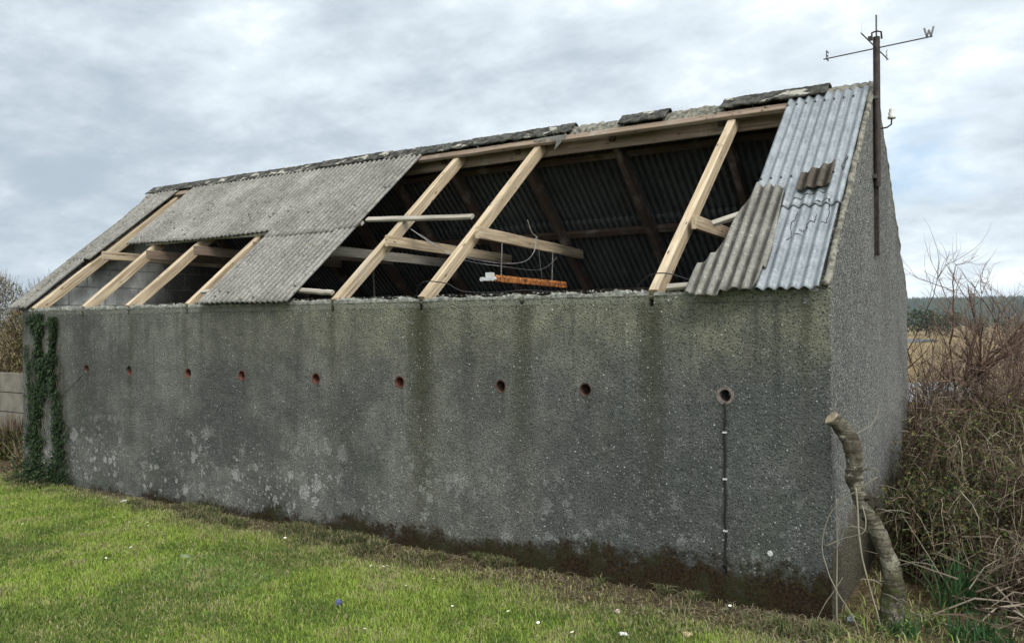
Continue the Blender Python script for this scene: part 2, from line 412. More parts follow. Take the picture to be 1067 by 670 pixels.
# water
g = G('still_water', .12, .5)
g.b.inputs['Roughness'].default_value = .15
wm = g.fin((.30, .33, .36), g.bump(g.noise(3, 2), .01), metal=.85)
for nm, (cx, cy, rx, ry) in zip(('pond_water', 'lake_water'), PONDS):
    mb = MB(); n = 48
    vs = [(cx + rx * 1.05 * math.cos(a) * (1 + .12 * fb(math.cos(a) * 2 + cx, math.sin(a) * 2)), cy + ry * 1.05 * math.sin(a), -3.22) for a in [2 * math.pi * i / n for i in range(n)]]
    mb.add(vs, [tuple(range(n))]); tag(mb.build(nm, wm), kind='structure')

# distant forest on the hill (one mass)
conif = leafy('dark_conifer_forest', [(.010, .020, .014), (.022, .036, .022), (.035, .045, .026)], .9, 0)
def forest():
    n = 9000
    X = rng.uniform(-420, 330, n); Y = rng.uniform(980, 1640, n)
    hgt = rng.uniform(8, 14, n); rad = hgt * rng.uniform(.22, .34, n)
    Z = np.array([ground_z(a, b) for a, b in zip(X, Y)]) - 1
    k = 5; V = np.zeros((n, k + 1, 3)); a = np.arange(k) * 2 * math.pi / k
    V[:, :k, 0] = X[:, None] + rad[:, None] * np.cos(a + X[:, None]); V[:, :k, 1] = Y[:, None] + rad[:, None] * np.sin(a + X[:, None]); V[:, :k, 2] = Z[:, None]
    V[:, k] = np.stack([X, Y, Z + hgt], 1)
    b = np.arange(n) * (k + 1)
    F = np.concatenate([np.stack([b + i, b + (i + 1) % k, b + k], 1) for i in range(k)])
    t = np.repeat(rng.random(n), k + 1)
    tag(npmesh('conifer_forest', V.reshape(-1, 3), F, conif, t), 'dark conifer forest covering the far hill on the right horizon', 'forest', kind='stuff')
forest()
# trees and scrub on the far bank (individual)
treeleaf = leafy('far_tree_leaves', [(.018, .028, .010), (.045, .065, .018), (.085, .10, .03)], .9, .1)
barkm = simple('brown_bark', (.085, .065, .05), .95, var=.5, sc=14, bump=.01)
def far_tree(x, y, h, r, label, leafm=treeleaf, n=900, cat='tree'):
    zb = ground_z(x, y) - .2
    t = empty('broadleaf_tree', (x, y, zb), label, cat, 'trees on the far bank')
    tr = MB(); tr.tube([(0, 0, 0), (.05 * h, 0, h * .3), (.02 * h, .03 * h, h * .75)], [.04 * h, .03 * h, .01 * h], 6)
    for k in range(5):
        a = k * 1.3; tr.tube([(.04 * h, 0, h * (.25 + .08 * k)), (math.cos(a) * r * .7, math.sin(a) * r * .7, h * (.55 + .06 * k))], [.015 * h, .004 * h], 4)
    tr.build('trunk', barkm, t)
    cr = MB(); cl = [(random.gauss(0, .4) * r, random.gauss(0, .4) * r, h * random.uniform(.22, .9)) for _ in range(14)]
    for i in range(n):
        c = random.choice(cl); q = r * .42
        p = Vector((c[0] + random.gauss(0, .5) * q, c[1] + random.gauss(0, .5) * q, max(.1, c[2] + random.gauss(0, .45) * q)))
        d = Vector((random.gauss(0, 1), random.gauss(0, 1), random.gauss(0, .7)))
        cr.leaf(p, d, Vector((random.random(), random.random(), 1)), h * .11, h * .04, random.random())
    cr.build('crown', leafm, t)
for x, y, h, r, lb in [
    (-31, 258, 8.2, 4.5, 'green bushy tree beside the barn edge on the far bank'),
    (-25, 268, 7.6, 4.6, 'rounded green tree behind the bare shrub on the far bank'),
    (-19, 262, 6.6, 4.2, 'low dark green tree right of the rounded one on the far bank'),
    (-12.5, 275, 5.4, 4.4, 'dull olive bushy tree above the lake in the distance'),
    (-37, 262, 8.5, 5, 'far bank tree mostly hidden behind the barn gable'),
    (-5, 285, 4.4, 4.4, 'lowest olive tree at the right end of the far bank')]:
    far_tree(x, y, h, r, lb)

# ================================================================== BARN
barn = empty('stone_barn', (0, 0, 0), 'long grey cement rendered shed with half its roof sheets missing and bare rafters showing', 'shed')
PIPES = [(-8.13, 'flush'), (-7.34, 'broken'), (-6.6, 'broken'), (-5.68, 'broken'), (-4.93, 'flush'), (-4.02, 'flush'), (-3.13, 'flush'), (-2.21, 'flush'), (-1.54, 'flush'), (-.6, 'collar')]
NOTCH = [-8.37, -7.4, -6.6, -5.69, -3.83, -2.92, -1.07, -.13]
TH = .17
def boolean(o, cutter):
    md = o.modifiers.new('b', 'BOOLEAN'); md.object = cutter; md.operation = 'DIFFERENCE'; md.solver = 'EXACT'
    dg = bpy.context.evaluated_depsgraph_get(); dg.update()
    me = bpy.data.meshes.new_from_object(o.evaluated_get(dg)); o.modifiers.clear(); o.data = me
    bpy.data.objects.remove(cutter)
fw = MB(); fw.box((-L / 2, TH / 2, (1.875 - .6) / 2), (L - .002, TH, 1.875 + .6))
fw = fw.build('front_wall', M['wall'], barn)
ct = MB()
for x, k in PIPES:
    r = .047 if k != 'collar' else .056
    ct.tube([(x, -.1, 1.25), (x, TH + .1, 1.25)], r, 20)
for x in NOTCH: ct.box((x, .01, 1.875), (.034, .1, .16))
ct.box((-2.03, .0, 1.875), (.03, .07, .10))
ct = ct.build('cut', M['wall']); bpy.context.view_layer.update(); boolean(fw, ct)
# ragged mortar crest of the wall between rafters
def crest():
    mb = MB(); nx = 1500; ny = 5; x0, x1 = -L + .12, -.02
    V = []; 
    for i in range(nx + 1):
        x = x0 + (x1 - x0) * i / nx
        hgt = .012 + .020 * fb(x * 7, 1.3, 0, 4) + .016 * fb(x * 55, 4, 0, 4)
        if x > -.85: hgt = .006 + .004 * fb(x * 20, 1)
        for nxp in NOTCH + [-2.03]:
            if abs(x - nxp) < .019: hgt = -.035
        hgt = max(hgt, -.04)
        yo = -.004 + .006 * fb(x * 12, 8) ; 
        prof = [(yo, 1.862), (yo + .002, 1.875 + hgt * .6), (.02 + yo, 1.875 + hgt), (.09, 1.875 + hgt * .9 + .006 * fb(x * 9, 3)), (TH - .01, 1.87)]
        V += [(x, a, b) for a, b in prof]
    F = []; n = len(prof)
    for i in range(nx):
        for k in range(n - 1): F.append((i * n + k, (i + 1) * n + k, (i + 1) * n + k + 1, i * n + k + 1))
    mb.add(V, F); return mb.build('wall_crest', M['mortar'], barn)
crest()
# pipes
for x, k in PIPES:
    mb = MB(); ro, ri = (.046, .039) if k != 'collar' else (.055, .037); n = 28; vs = []; fs = []
    prot = .004 if k != 'collar' else .006
    for i in range(n):
        a = 2 * math.pi * i / n
        yf = -prot
        if k == 'broken': yf = .0 + .035 * max(0, math.sin(a * 1.0 + x * 3)) + .008 * random.random() - .003
        ce, se = math.cos(a), math.sin(a)
        vs += [(x + ro * ce, yf, 1.25 + ro * se), (x + ri * ce, yf + .001, 1.25 + ri * se), (x + ri * ce, TH + .01, 1.25 + ri * se), (x + ro * ce, TH + .01, 1.25 + ro * se)]
    for i in range(n):
        j = (i + 1) % n
        for q in range(4): fs.append((i * 4 + q, i * 4 + (q + 1) % 4, j * 4 + (q + 1) % 4, j * 4 + q))
    mb.add(vs, fs); mb.build('vent_pipe', M['greyclay'] if k == 'collar' else M['terra'] if x < -3 else M['darkclay'], barn)
# gables
def gable(x0, x1, mat, name, yo=.003):
    e = .0; top = lambda y: H + S * y - .012 if y <= W / 2 else H + S * (W - y) - .012
    ys = sorted(set([yo, TH, W / 2, W - .003] + list(np.linspace(yo, W - .003, 60))))
    mb = MB(); n = len(ys); vs = []
    for x in (x0, x1):
        for y in ys: vs += [(x, y, -.6), (x, y, top(y) + .006 * fb(y * 9, x))]
    m2 = 2 * n; fs = []
    for i in range(n - 1):
        fs.append((2 * i, 2 * i + 1, 2 * i + 3, 2 * i + 2)); fs.append((m2 + 2 * i, m2 + 2 * i + 2, m2 + 2 * i + 3, m2 + 2 * i + 1))
        fs.append((2 * i + 1, m2 + 2 * i + 1, m2 + 2 * i + 3, 2 * i + 3))
    fs.append((0, m2, m2 + 1, 1)); e = 2 * n - 2; fs.append((e, e + 1, m2 + e + 1, m2 + e))
    mb.add(vs, fs); return mb.build(name, mat, barn)
gable(-.15, .004, M['gable'], 'gable_wall')
gw = gable(-L - .004, -L + .15, M['gable'], 'gable_wall')
# whitewashed inner skin of the far gable
mb = MB(); ys = list(np.linspace(TH + .002, W - TH, 30)); tp = lambda y: (H + S * y if y <= W / 2 else H + S * (W - y)) - .07
vs = []; 
for y in ys: vs += [(-L + .158, y, 0), (-L + .158, y, tp(y)), (-L + .151, y, 0), (-L + .151, y, tp(y))]
fs = []
for i in range(len(ys) - 1):
    a = 4 * i; b = a + 4; fs += [(a, a + 1, b + 1, b), (a + 1, a + 3, b + 3, b + 1)]
mb.add(vs, fs); mb.build('inner_plaster', M['plaster'], barn)
mb = MB(); mb.box((-L / 2, W - TH / 2, .63), (L - .01, TH, 2.46)); mb.build('back_wall', M['gable'], barn)
mb = MB(); mb.box((-L / 2, W / 2, -.02), (L - .3, W - 2 * TH + .02, .1)); mb.build('floor_slab', M['floor'], barn)

# beams
def beam(name, p0, p1, w, h, mat, up=Vector((0, 0, 1)), parent=None, jit=.002, seg=8, taper=1.):
    p0 = Vector(p0); p1 = Vector(p1); d = p1 - p0; Ln = d.length; X = d.normalized()
    Y = up.cross(X).normalized(); Z = X.cross(Y)
    mb = MB(); vs = []; b = .004
    prof = [(-w / 2 + b, -h / 2), (w / 2 - b, -h / 2), (w / 2, -h / 2 + b), (w / 2, h / 2 - b), (w / 2 - b, h / 2), (-w / 2 + b, h / 2), (-w / 2, h / 2 - b), (-w / 2, -h / 2 + b)]
    for i in range(seg + 1):
        t = i / seg; j = [random.uniform(-jit, jit) for _ in range(2)]; sc = 1 + (taper - 1) * t
        for a, c in prof: vs.append((t * Ln, a * sc + j[0], c * sc + j[1]))
    fs = []
    for i in range(seg):
        for k in range(8): fs.append((i * 8 + k, i * 8 + (k + 1) % 8, (i + 1) * 8 + (k + 1) % 8, (i + 1) * 8 + k))
    fs.append(tuple(range(8))[::-1]); fs.append(tuple(range(seg * 8, seg * 8 + 8)))
    mb.add(vs, fs); o = mb.build(name, mat, parent if parent is not None else barn)
    o.matrix_basis = Matrix((X, Y, Z)).transposed().to_4x4(); o.location = p0
    return o
def onroof(x, y, off=0.): return Vector((x, y, H + S * y)) + NN * off
def onback(x, y, off=0.): return Vector((x, y, H + S * (W - y))) + NB * off
RAFT = [(-8.37, -8.02), (-7.40, -7.30), (-6.63, -6.42), (-5.70, -5.52), (-4.74, -4.66), (-3.82, -3.72), (-2.92, -2.81), (-1.06, -1.03), (-.2, -.17)]
rh = .095
for i, (xa, xb) in enumerate(RAFT):
    beam('rafter', onroof(xa, .0, -rh / 2 - .001), onroof(xb, 1.64, -rh / 2 - .001), .062 if i else .075, rh, M['pine'], NN)
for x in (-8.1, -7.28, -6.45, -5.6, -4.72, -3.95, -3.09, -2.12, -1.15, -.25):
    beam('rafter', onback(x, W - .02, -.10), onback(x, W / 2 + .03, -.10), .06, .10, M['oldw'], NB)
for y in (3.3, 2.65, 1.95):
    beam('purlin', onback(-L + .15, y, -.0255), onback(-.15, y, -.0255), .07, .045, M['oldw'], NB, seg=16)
# collar ties
for i, (x, z, m, y0, y1) in enumerate([(-8.08, 2.50, 'pine', .60, 2.72), (-7.24, 2.47, 'ridgew', .6, 2.75), (-6.43, 2.47, 'ridgew', .6, 2.75), (-5.52, 2.46, 'ridgew', .6, 2.75),
        (-4.66, 2.39, 'greyw', .5, 2.8), (-3.74, 2.405, 'pine', .5, 2.8), (-2.83, 2.42, 'pine', .55, 2.85), (-1.02, 2.37, 'pine', .5, 2.85)]):
    dx = .056; CX = [-8.04, -7.22, -6.39, -5.54, -4.66, -3.89, -3.03, -1.09]
    beam('collar_tie', (x + dx, y0, z), (CX[i], y1, z - .012), .036, .095, M[m])
# ridge board, wall plates and battens
beam('ridge_board', (-L + .16, 1.70, 3.285), (-.16, 1.70, 3.285), .032, .145, M['ridgew'], seg=20)
beam('purlin', onroof(-L + .2, 1.60, .017), onroof(-.2, 1.60, .017), .085, .034, M['ridgew'], NN, seg=20)
beam('purlin', onroof(-7.46, .80, .014), onroof(-5.46, .79, .014), .05, .028, M['greyw'], NN, seg=12, jit=.004)
beam('purlin', onroof(-5.46, .79, .014), onroof(-4.22, .80, .014), .05, .028, M['greyw'], NN)
beam('purlin', onroof(-4.2, .84, .014), onroof(-2.96, .755, .014), .052, .028, M['pale'], NN, jit=.0015)
beam('purlin', onroof(-.83, .49, .014), onroof(-.10, .775, .014), .05, .028, M['pale'], NN)
beam('purlin', onroof(-4.34, .09, .012), onroof(-3.87, .05, .012), .045, .026, M['pale'], NN)
beam('purlin', onroof(-5.6, .11, .012), onroof(-4.36, .10, .012), .045, .026, M['greyw'], NN)
beam('purlin', onroof(-.96, .0, .012), onroof(-.12, .06, .012), .045, .026, M['pale'], NN)
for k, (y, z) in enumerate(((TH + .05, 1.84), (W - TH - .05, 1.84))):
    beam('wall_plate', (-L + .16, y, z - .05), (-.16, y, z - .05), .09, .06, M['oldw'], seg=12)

# corrugated sheets: columns of vertices between t0(x) and t1(x)
PITCH = .0665
def sheet(name, xa, xb, t0, t1, mat, off=.045, amp=.0135, front=True, th=.006, tilt=None, rag=0., step=.05, label=None, skew=0.):
    nx = int(round((xb - xa) / (PITCH / 8))); vs = []; fs = []; nt = 18; tn = []
    for i in range(nx + 1):
        x = xa + (xb - xa) * i / nx
        a = t0(x) if callable(t0) else t0; b = t1(x) if callable(t1) else t1
        a += rag * fb(x * 25, 3.3, 0, 3) ; b += rag * fb(x * 25, 9.1, 0, 3)
        if b < a + .005: b = a + .005
        for k in range(nt + 1):
            y = a + (b - a) * k / nt
            hgt = off + amp * math.sin(2 * math.pi * x / PITCH) + .0012 * fb(x * 4, y * 4, off * 50)
            if tilt: hgt += tilt(x, y)
            xx = x + skew * (y - .8)
            p = onroof(xx, y, hgt) if front else onback(xx, W - y, hgt)
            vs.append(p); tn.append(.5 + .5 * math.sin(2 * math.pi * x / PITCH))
    m = nt + 1
    for i in range(nx):
        for k in range(nt):
            f = (i * m + k, (i + 1) * m + k, (i + 1) * m + k + 1, i * m + k + 1)
            fs.append(f if front else f[::-1])
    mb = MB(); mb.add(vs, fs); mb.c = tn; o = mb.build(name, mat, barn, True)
    md = o.modifiers.new('thick', 'SOLIDIFY'); md.thickness = th; md.offset = 0
    if label: o['label'] = label
    return o
WS = PITCH * 10
def run(xa, xb):
    out = []; x = xa
    while x < xb - .05: out.append((x, min(x + WS, xb))); x += WS
    return out
sk = .09
k = 0
for a, b in run(-7.78, -4.23):
    k += 1
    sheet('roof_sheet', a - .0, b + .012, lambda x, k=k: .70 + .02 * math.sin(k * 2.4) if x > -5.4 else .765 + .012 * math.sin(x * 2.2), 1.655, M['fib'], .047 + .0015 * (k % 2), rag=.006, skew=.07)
for a, b in run(-5.40, -4.23):
    k += 1
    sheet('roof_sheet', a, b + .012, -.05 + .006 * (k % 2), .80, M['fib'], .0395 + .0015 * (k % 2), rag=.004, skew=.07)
# strip at the far gable
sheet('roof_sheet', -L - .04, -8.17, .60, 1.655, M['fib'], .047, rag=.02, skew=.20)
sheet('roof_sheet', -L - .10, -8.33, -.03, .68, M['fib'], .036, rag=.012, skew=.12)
# back slope
for a, b in run(-L - .05, -.06):
    k += 1
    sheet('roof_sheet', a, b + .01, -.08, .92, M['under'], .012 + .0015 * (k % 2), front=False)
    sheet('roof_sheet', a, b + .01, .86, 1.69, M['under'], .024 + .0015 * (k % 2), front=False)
# galvanised sheets
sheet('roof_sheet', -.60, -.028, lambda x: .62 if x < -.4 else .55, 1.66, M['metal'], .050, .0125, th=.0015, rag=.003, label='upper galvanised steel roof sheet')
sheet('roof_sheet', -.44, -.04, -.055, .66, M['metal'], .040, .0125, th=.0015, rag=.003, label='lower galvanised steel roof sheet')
# torn sheets
def torn_lo(x): return -.085 + .02 * math.sin(x * 11) if x < -.38 else .06 + .4 * (x + .38)
def torn_hi(x):
    pts = [(-.80, .0), (-.785, .09), (-.74, .16), (-.70, .20), (-.665, .40), (-.62, .62), (-.60, .745), (-.40, .70), (-.375, .45), (-.36, .2)]
    for (a, b), (c, d) in zip(pts, pts[1:]):
        if x <= c: return b + (d - b) * max(0, (x - a)) / (c - a)
    return pts[-1][1]
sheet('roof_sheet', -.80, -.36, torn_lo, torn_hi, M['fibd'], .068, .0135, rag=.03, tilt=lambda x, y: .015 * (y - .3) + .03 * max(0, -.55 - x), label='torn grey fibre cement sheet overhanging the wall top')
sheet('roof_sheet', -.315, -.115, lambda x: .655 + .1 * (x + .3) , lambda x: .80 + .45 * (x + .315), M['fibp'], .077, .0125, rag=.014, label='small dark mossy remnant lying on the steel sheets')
# ragged tear edges of the steel, modelled as thin dark tubes
mb = MB()
def zsurf(x): return .0155 + .0125 * math.sin(2 * math.pi * x / PITCH)
for ln in ([(-.33, .60), (-.27, .62), (-.21, .65), (-.12, .66)], [(-.28, .52), (-.29, .45), (-.30, .42), (-.28, .32), (-.30, .29)],
           [(-.24, .36), (-.19, .36), (-.20, .40), (-.16, .42), (-.16, .49)], [(-.19, .55), (-.16, .58), (-.10, .58), (-.09, .48), (-.09, .41), (-.12, .40)], [(-.25, .32), (-.22, .335)],
           [(-.075, .86), (-.05, .93), (-.06, .83), (-.085, .88), (-.06, .96)]):
    pts = []
    for (a, b), (c, d) in zip(ln, ln[1:]):
        for q in range(14):
            t = q / 14; x = a + (c - a) * t + .006 * fb(a * 30 + t * 4, b * 9); y = b + (d - b) * t + .008 * fb(b * 30 + t * 5, a * 9)
            offv = (.040 if y < .56 else .050) + .0125 * math.sin(2 * math.pi * x / PITCH) + .002
            pts.append(onroof(x, y, offv))
    mb = MB(); mb.tube(pts, [.0022 + .005 * max(0, fb(i * .3, a * 7)) for i in range(len(pts))], 4); mb.build('tear_line', M['black'], barn)
# fixings on the steel and asbestos
mb = MB()
for i in range(9):
    x = -.585 + i * PITCH; xx = round(x / PITCH - .25) * PITCH + .25 * PITCH
    if xx > -.06: continue
    for y in (.80, 1.55):
        p = onroof(xx, y, .050 + .0125); mb = MB(); mb.tube([p - NN * .002, p + NN * .005, p + NN * .006, p + NN * .012], [.008, .008, .004, .004], 8)
        mb.build('roof_screw', M['dsteel'], barn)

# verge mortar along gable edges
def verge(x, r, mat):
    mb = MB(); pts = []; rad = []
    for i in range(240):
        t = i / 239; y = -.02 + t * (W / 2 + .01)
        p = onroof(x + .008 * fb(y * 5, x), y, .018 + .008 * fb(y * 8, 2)); pts.append(p); rad.append(r * (1 + .22 * fb(y * 6, 5) + .12 * fb(y * 30, 5)))
    mb.tube(pts, rad, 9)
    pts = []; rad = []
    for i in range(200):
        t = i / 199; y = W + .01 - t * (W / 2)
        pts.append(onback(x + .008 * fb(y * 5, x), y, .012 + .008 * fb(y * 8, 2))); rad.append(r * (1 + .3 * fb(y * 14, 7)))
    mb.tube(pts, rad, 9)
    return mb.build('verge_mortar', mat, barn, True)
verge(-.012, .021, M['verge']); verge(-L + .03, .045, M['verge'])
# ridge caps
def cap(xa, xb, dz=0., wing=.145, roll=0.):
    mb = MB(); n = int((xb - xa) / .012) + 2; vs = []; prof = []
    for side in (-1, 1):
        pass
    # inverted V profile with rounded crest
    pr = []
    ang = math.atan(S) * .92
    for q in range(-7, 8):
        t = q / 7; s = abs(t)
        if s < .3: a = t / .3 * (math.pi / 2 - (math.pi / 2 - ang)) ; yy = .035 * math.sin(a) ; zz = .035 * math.cos(a)
        else:
            a = math.copysign(ang, t); y0 = .035 * math.sin(a); z0 = .035 * math.cos(a); d = (s - .3) / .7 * wing
            yy = y0 + math.copysign(math.cos(ang) * d, t); zz = z0 - math.sin(ang) * d
        pr.append((yy, zz))
    m = len(pr)
    for i in range(n + 1):
        x = xa + (xb - xa) * i / n
        for k, (a, b) in enumerate(pr):
            e = .007 * fb(x * 9, k * .7, xa) + .004 * fb(x * 40, k, xa)
            cut = .012 * fb(x * 12, 3.1 * (k > 7)) if k in (0, m - 1) else 0
            xe = x + (.012 * fb(k * .6, xa * 3) if i in (0, n) else 0)
            vs.append((xe, W / 2 + a * (1 + e * 3), RZ + .012 + b + e + dz + cut))
    fs = [(i * m + k, i * m + k + 1, (i + 1) * m + k + 1, (i + 1) * m + k) for i in range(n) for k in range(m - 1)]
    mb.add(vs, fs); o = mb.build('ridge_cap', M['ridge'], barn, True)
    md = o.modifiers.new('t', 'SOLIDIFY'); md.thickness = .014; md.offset = -1
x = -L - .10
lens = [1.02, 1.0, 1.03, 1.0, 1.01, .98, .16]
for i, l in enumerate(lens):
    cap(x, x + l - .01, dz=.004 * (i % 2) + random.uniform(-.004, .004)); x += l
cap(-2.03, -1.60, .006); cap(-1.13, -.32, .012)
# broken mortar bedding on the ridge
def rubble(xa, xb, top, hw=.06):
    mb = MB(); n = int((xb - xa) / .010); m = 9; vs = []
    for i in range(n + 1):
        x = xa + (xb - xa) * i / n
        for k in range(m):
            t = k / (m - 1) * 2 - 1
            hh = (1 - abs(t) ** 2.2) * (top + .018 * fb(x * 14, 2.2) + .012 * fb(x * 45, k * .8))
            vs.append((x, W / 2 + t * hw * (1 + .2 * fb(x * 10, t)), RZ - .045 + hh - .02 * abs(t)))
    fs = [(i * m + k, i * m + k + 1, (i + 1) * m + k + 1, (i + 1) * m + k) for i in range(n) for k in range(m - 1)]
    mb.add(vs, fs); mb.build('ridge_mortar', M['verge'], barn)
rubble(-2.52, -1.98, .078, .10); rubble(-1.64, -1.10, .078, .10); rubble(-.36, .01, .078, .10)
# torn scraps hanging at the ridge
def scrap(pts, name='torn_flashing', mat=None):
    mb = MB(); mb.add(pts, [tuple(range(len(pts)))]); o = mb.build(name, mat or M['fib'], barn)
    md = o.modifiers.new('t', 'SOLIDIFY'); md.thickness = .003
scrap([(-2.70, 1.56, 3.36), (-2.50, 1.56, 3.36), (-2.53, 1.545, 3.31), (-2.62, 1.54, 3.23), (-2.60, 1.55, 3.31), (-2.66, 1.55, 3.33)])
scrap([(-2.82, 1.555, 3.355), (-2.70, 1.555, 3.36), (-2.72, 1.545, 3.325), (-2.75, 1.55, 3.34), (-2.78, 1.545, 3.32)])
for q in range(26):
    x = random.uniform(-2.9, -.7); s_ = random.uniform(.008, .02)
    p = onroof(x, 1.6 + random.uniform(-.04, .05), .036 + s_ * .3)
    mb = MB(); mb.add([p + Vector((random.uniform(-1, 1) * s_, random.uniform(-1, 1) * s_, random.uniform(-.5, 1) * s_)) for _ in range(4)], [(0, 1, 2), (0, 2, 3), (0, 3, 1), (1, 3, 2)])
    if q == 0: acc = MB()
    acc.add(mb.v, mb.f)
tag(acc.build('mortar_crumbs', M['mortar'], barn), kind='stuff')
# crumbs along wall crest
acc = MB()
for q in range(700):
    x = random.uniform(-L + .2, -.75); s_ = random.uniform(.004, .014)
    p = Vector((x, random.uniform(.0, .12), 1.893 + random.uniform(0, .012)))
    acc.add([p + Vector((random.uniform(-1, 1) * s_, random.uniform(-1, 1) * s_, random.uniform(-.7, 1) * s_)) for _ in range(4)], [(0, 1, 2), (0, 2, 3), (0, 3, 1), (1, 3, 2)])
tag(acc.build('crest_crumbs', M['mortar'], barn), kind='stuff')
# window-like stile inside
beam('inner_post', (-5.85, 2.9, 0.1), (-5.85, 2.75, 2.45), .02, .02, M['pale'])
# vertical steel channel under the pole
mb = MB(); mb.box((.014, 1.60, 2.44), (.020, .045, .55)); mb.box((.028, 1.582, 2.44), (.012, .008, .55)); mb.box((.028, 1.618, 2.44), (.012, .008, .55))
mb.build('steel_channel', M['polev'], barn)

# ================================================================== WEATHER VANE
vane = empty('weather_vane', (.045, 1.74, 2.66), 'rusty brown pole on the gable peak carrying a compass letter cross', 'weather vane')
def vb(mb, name, mat, smooth=False):
    o = mb.build(name, mat, vane, smooth); o.matrix_parent_inverse = Matrix.Translation((-.045, -1.74, -2.66)); return o
mb = MB(); mb.tube([(.045, 1.74, 2.66), (.045, 1.74, 3.74)], .024, 16); vb(mb, 'pole', M['polev'])
mb = MB(); mb.tube([(.045, 1.74, 3.74), (.045, 1.74, 3.90)], .006, 8); vb(mb, 'spindle', M['dsteel'])
mb = MB(); mb.tube([(.02, 1.70, 3.72), (.02, 1.705, 3.765), (.05, 1.715, 3.775), (.08, 1.72, 3.765), (.083, 1.72, 3.715)], .007, 6); mb.box((.01, 1.70, 3.725), (.03, .02, .03)); vb(mb, 'clamp', M['polev'])
mb = MB(); mb.box((.02, 1.71, 2.73), (.05, .06, .03)); vb(mb, 'strap', M['dsteel']); mb = MB(); mb.box((.03, 1.74, 3.3), (.055, .06, .02)); vb(mb, 'strap', M['dsteel'])
cz = 3.66; ax = Vector((.97, -.14, 0)).normalized(); ay = Vector((.10, 1, 0)).normalized(); C0 = Vector((.045, 1.74, cz))
def letter(ch, p, ux, mat):
    """strokes in a unit cell; ux is the writing direction"""
    st = {'W': [((0, 1), (.27, 0)), ((.27, 0), (.5, .7)), ((.5, .7), (.73, 0)), ((.73, 0), (1, 1))],
          'E': [((0, 0), (0, 1)), ((0, 0), (.8, 0)), ((0, .5), (.6, .5)), ((0, 1), (.8, 1))],
          'N': [((0, 0), (0, 1)), ((0, 1), (.8, 0)), ((.8, 0), (.8, 1))],
          'S': [((0, 0), (.7, 0)), ((.7, 0), (.7, .5)), ((.7, .5), (0, .5)), ((0, .5), (0, 1)), ((0, 1), (.7, 1))]}[ch]
    mb = MB(); s_ = .058
    for a, b in st:
        A = p + (ux * (a[0] - .45) + Vector((0, 0, a[1]))) * s_; B = p + (ux * (b[0] - .45) + Vector((0, 0, b[1]))) * s_
        d = B - A; X = d.normalized(); Nn = ux.cross(Vector((0, 0, 1))).normalized(); Y = Nn.cross(X)
        rot = Matrix((X, Y, Nn)).transposed(); mb.box((A + B) / 2, (d.length + .010, .013, .003), rot)
    vb(mb, 'letter', mat)
for sg, ch, l in ((1, 'W', .37), (-1, 'E', .38)):
    mb = MB(); mb.tube([C0, C0 + ax * sg * l], .0045, 6); vb(mb, 'arm', M['dsteel'])
for sg, ch, l in ((1, 'S', .33), (-1, 'N', .40)):
    mb = MB(); mb.tube([C0, C0 + ay * sg * l], .0045, 6); vb(mb, 'arm', M['dsteel'])
letter('W', C0 + ax * .345 + Vector((0, 0, .005)), ax, M['lett'])
letter('E', C0 - ax * .35 + Vector((0, 0, -.01)), ay, M['dsteel'])
letter('S', C0 + ay * .30, Vector((.3, -1, 0)).normalized(), M['ceram'])
letter('N', C0 - ay * .38, Vector((.12, -1, 0)).normalized(), M['ceram'])
vane.location = (.030, 1.575, 2.66)
# ------------------------------------------------------------------ insulator
ins = empty('wire_insulator', (.004, 1.86, 3.14), 'white ceramic insulator on a hooked bracket beside the gable peak', 'insulator')
def ib(mb, name, mat, smooth=True):
    o = mb.build(name, mat, ins, smooth); o.matrix_parent_inverse = Matrix.Translation((-.004, -1.86, -3.14)); return o
mb = MB(); mb.tube([(-.005, 1.86, 3.135), (.06, 1.84, 3.135), (.095, 1.80, 3.145), (.10, 1.79, 3.19)], .006, 8); ib(mb, 'bracket', M['dsteel'])
mb = MB(); prof = [(.004, 3.185), (.028, 3.185), (.029, 3.20), (.022, 3.205), (.024, 3.23), (.018, 3.236), (.020, 3.252), (.012, 3.262), (.002, 3.264)]
n = 20; vs = [(.10 + r * math.cos(2 * math.pi * k / n), 1.79 + r * math.sin(2 * math.pi * k / n), z) for r, z in prof for k in range(n)]
mb.add(vs, [(i * n + k, i * n + (k + 1) % n, (i + 1) * n + (k + 1) % n, (i + 1) * n + k) for i in range(len(prof) - 1) for k in range(n)]); ib(mb, 'cap', M['ceram'])

# ------------------------------------------------------------------ hanging light fitting
lx = -2.80
lamp = empty('light_fitting', (lx, 1.37, 2.06), 'rust orange fluorescent batten hanging on chains under a collar tie', 'light fitting')
def lb_(mb, name, mat, smooth=False):
    o = mb.build(name, mat, lamp, smooth); o.matrix_parent_inverse = Matrix.Translation((-lx, -1.37, -2.06)); return o
mb = MB(); ny = 60; vs = []; pr = [(-.035, -.022), (-.035, .012), (-.022, .03), (.022, .03), (.035, .012), (.035, -.022), (.024, -.022), (.024, .004), (-.024, .004), (-.024, -.022)]
for i in range(ny + 1):
    y = .80 + 1.22 * i / ny
    for a, b in pr: e = .004 * fb(y * 20, a * 40); vs.append((lx + a * 1.1 + e, y, 2.06 + b * 1.1 + e - .01 * (y - .8)))
m = len(pr); mb.add(vs, [(i * m + k, i * m + (k + 1) % m, (i + 1) * m + (k + 1) % m, (i + 1) * m + k) for i in range(ny) for k in range(m)] + [tuple(range(m)), tuple(range(ny * m, ny * m + m))])
lb_(mb, 'housing', M['rust'])
mb = MB(); mb.box((lx + .0, .76, 2.085), (.055, .05, .05)); mb.box((lx, .735, 2.055), (.11, .03, .026)); mb.tube([(lx - .055, .75, 2.055), (lx - .055, .715, 2.055)], .018, 12); mb.tube([(lx + .055, .75, 2.055), (lx + .055, .715, 2.055)], .018, 12)
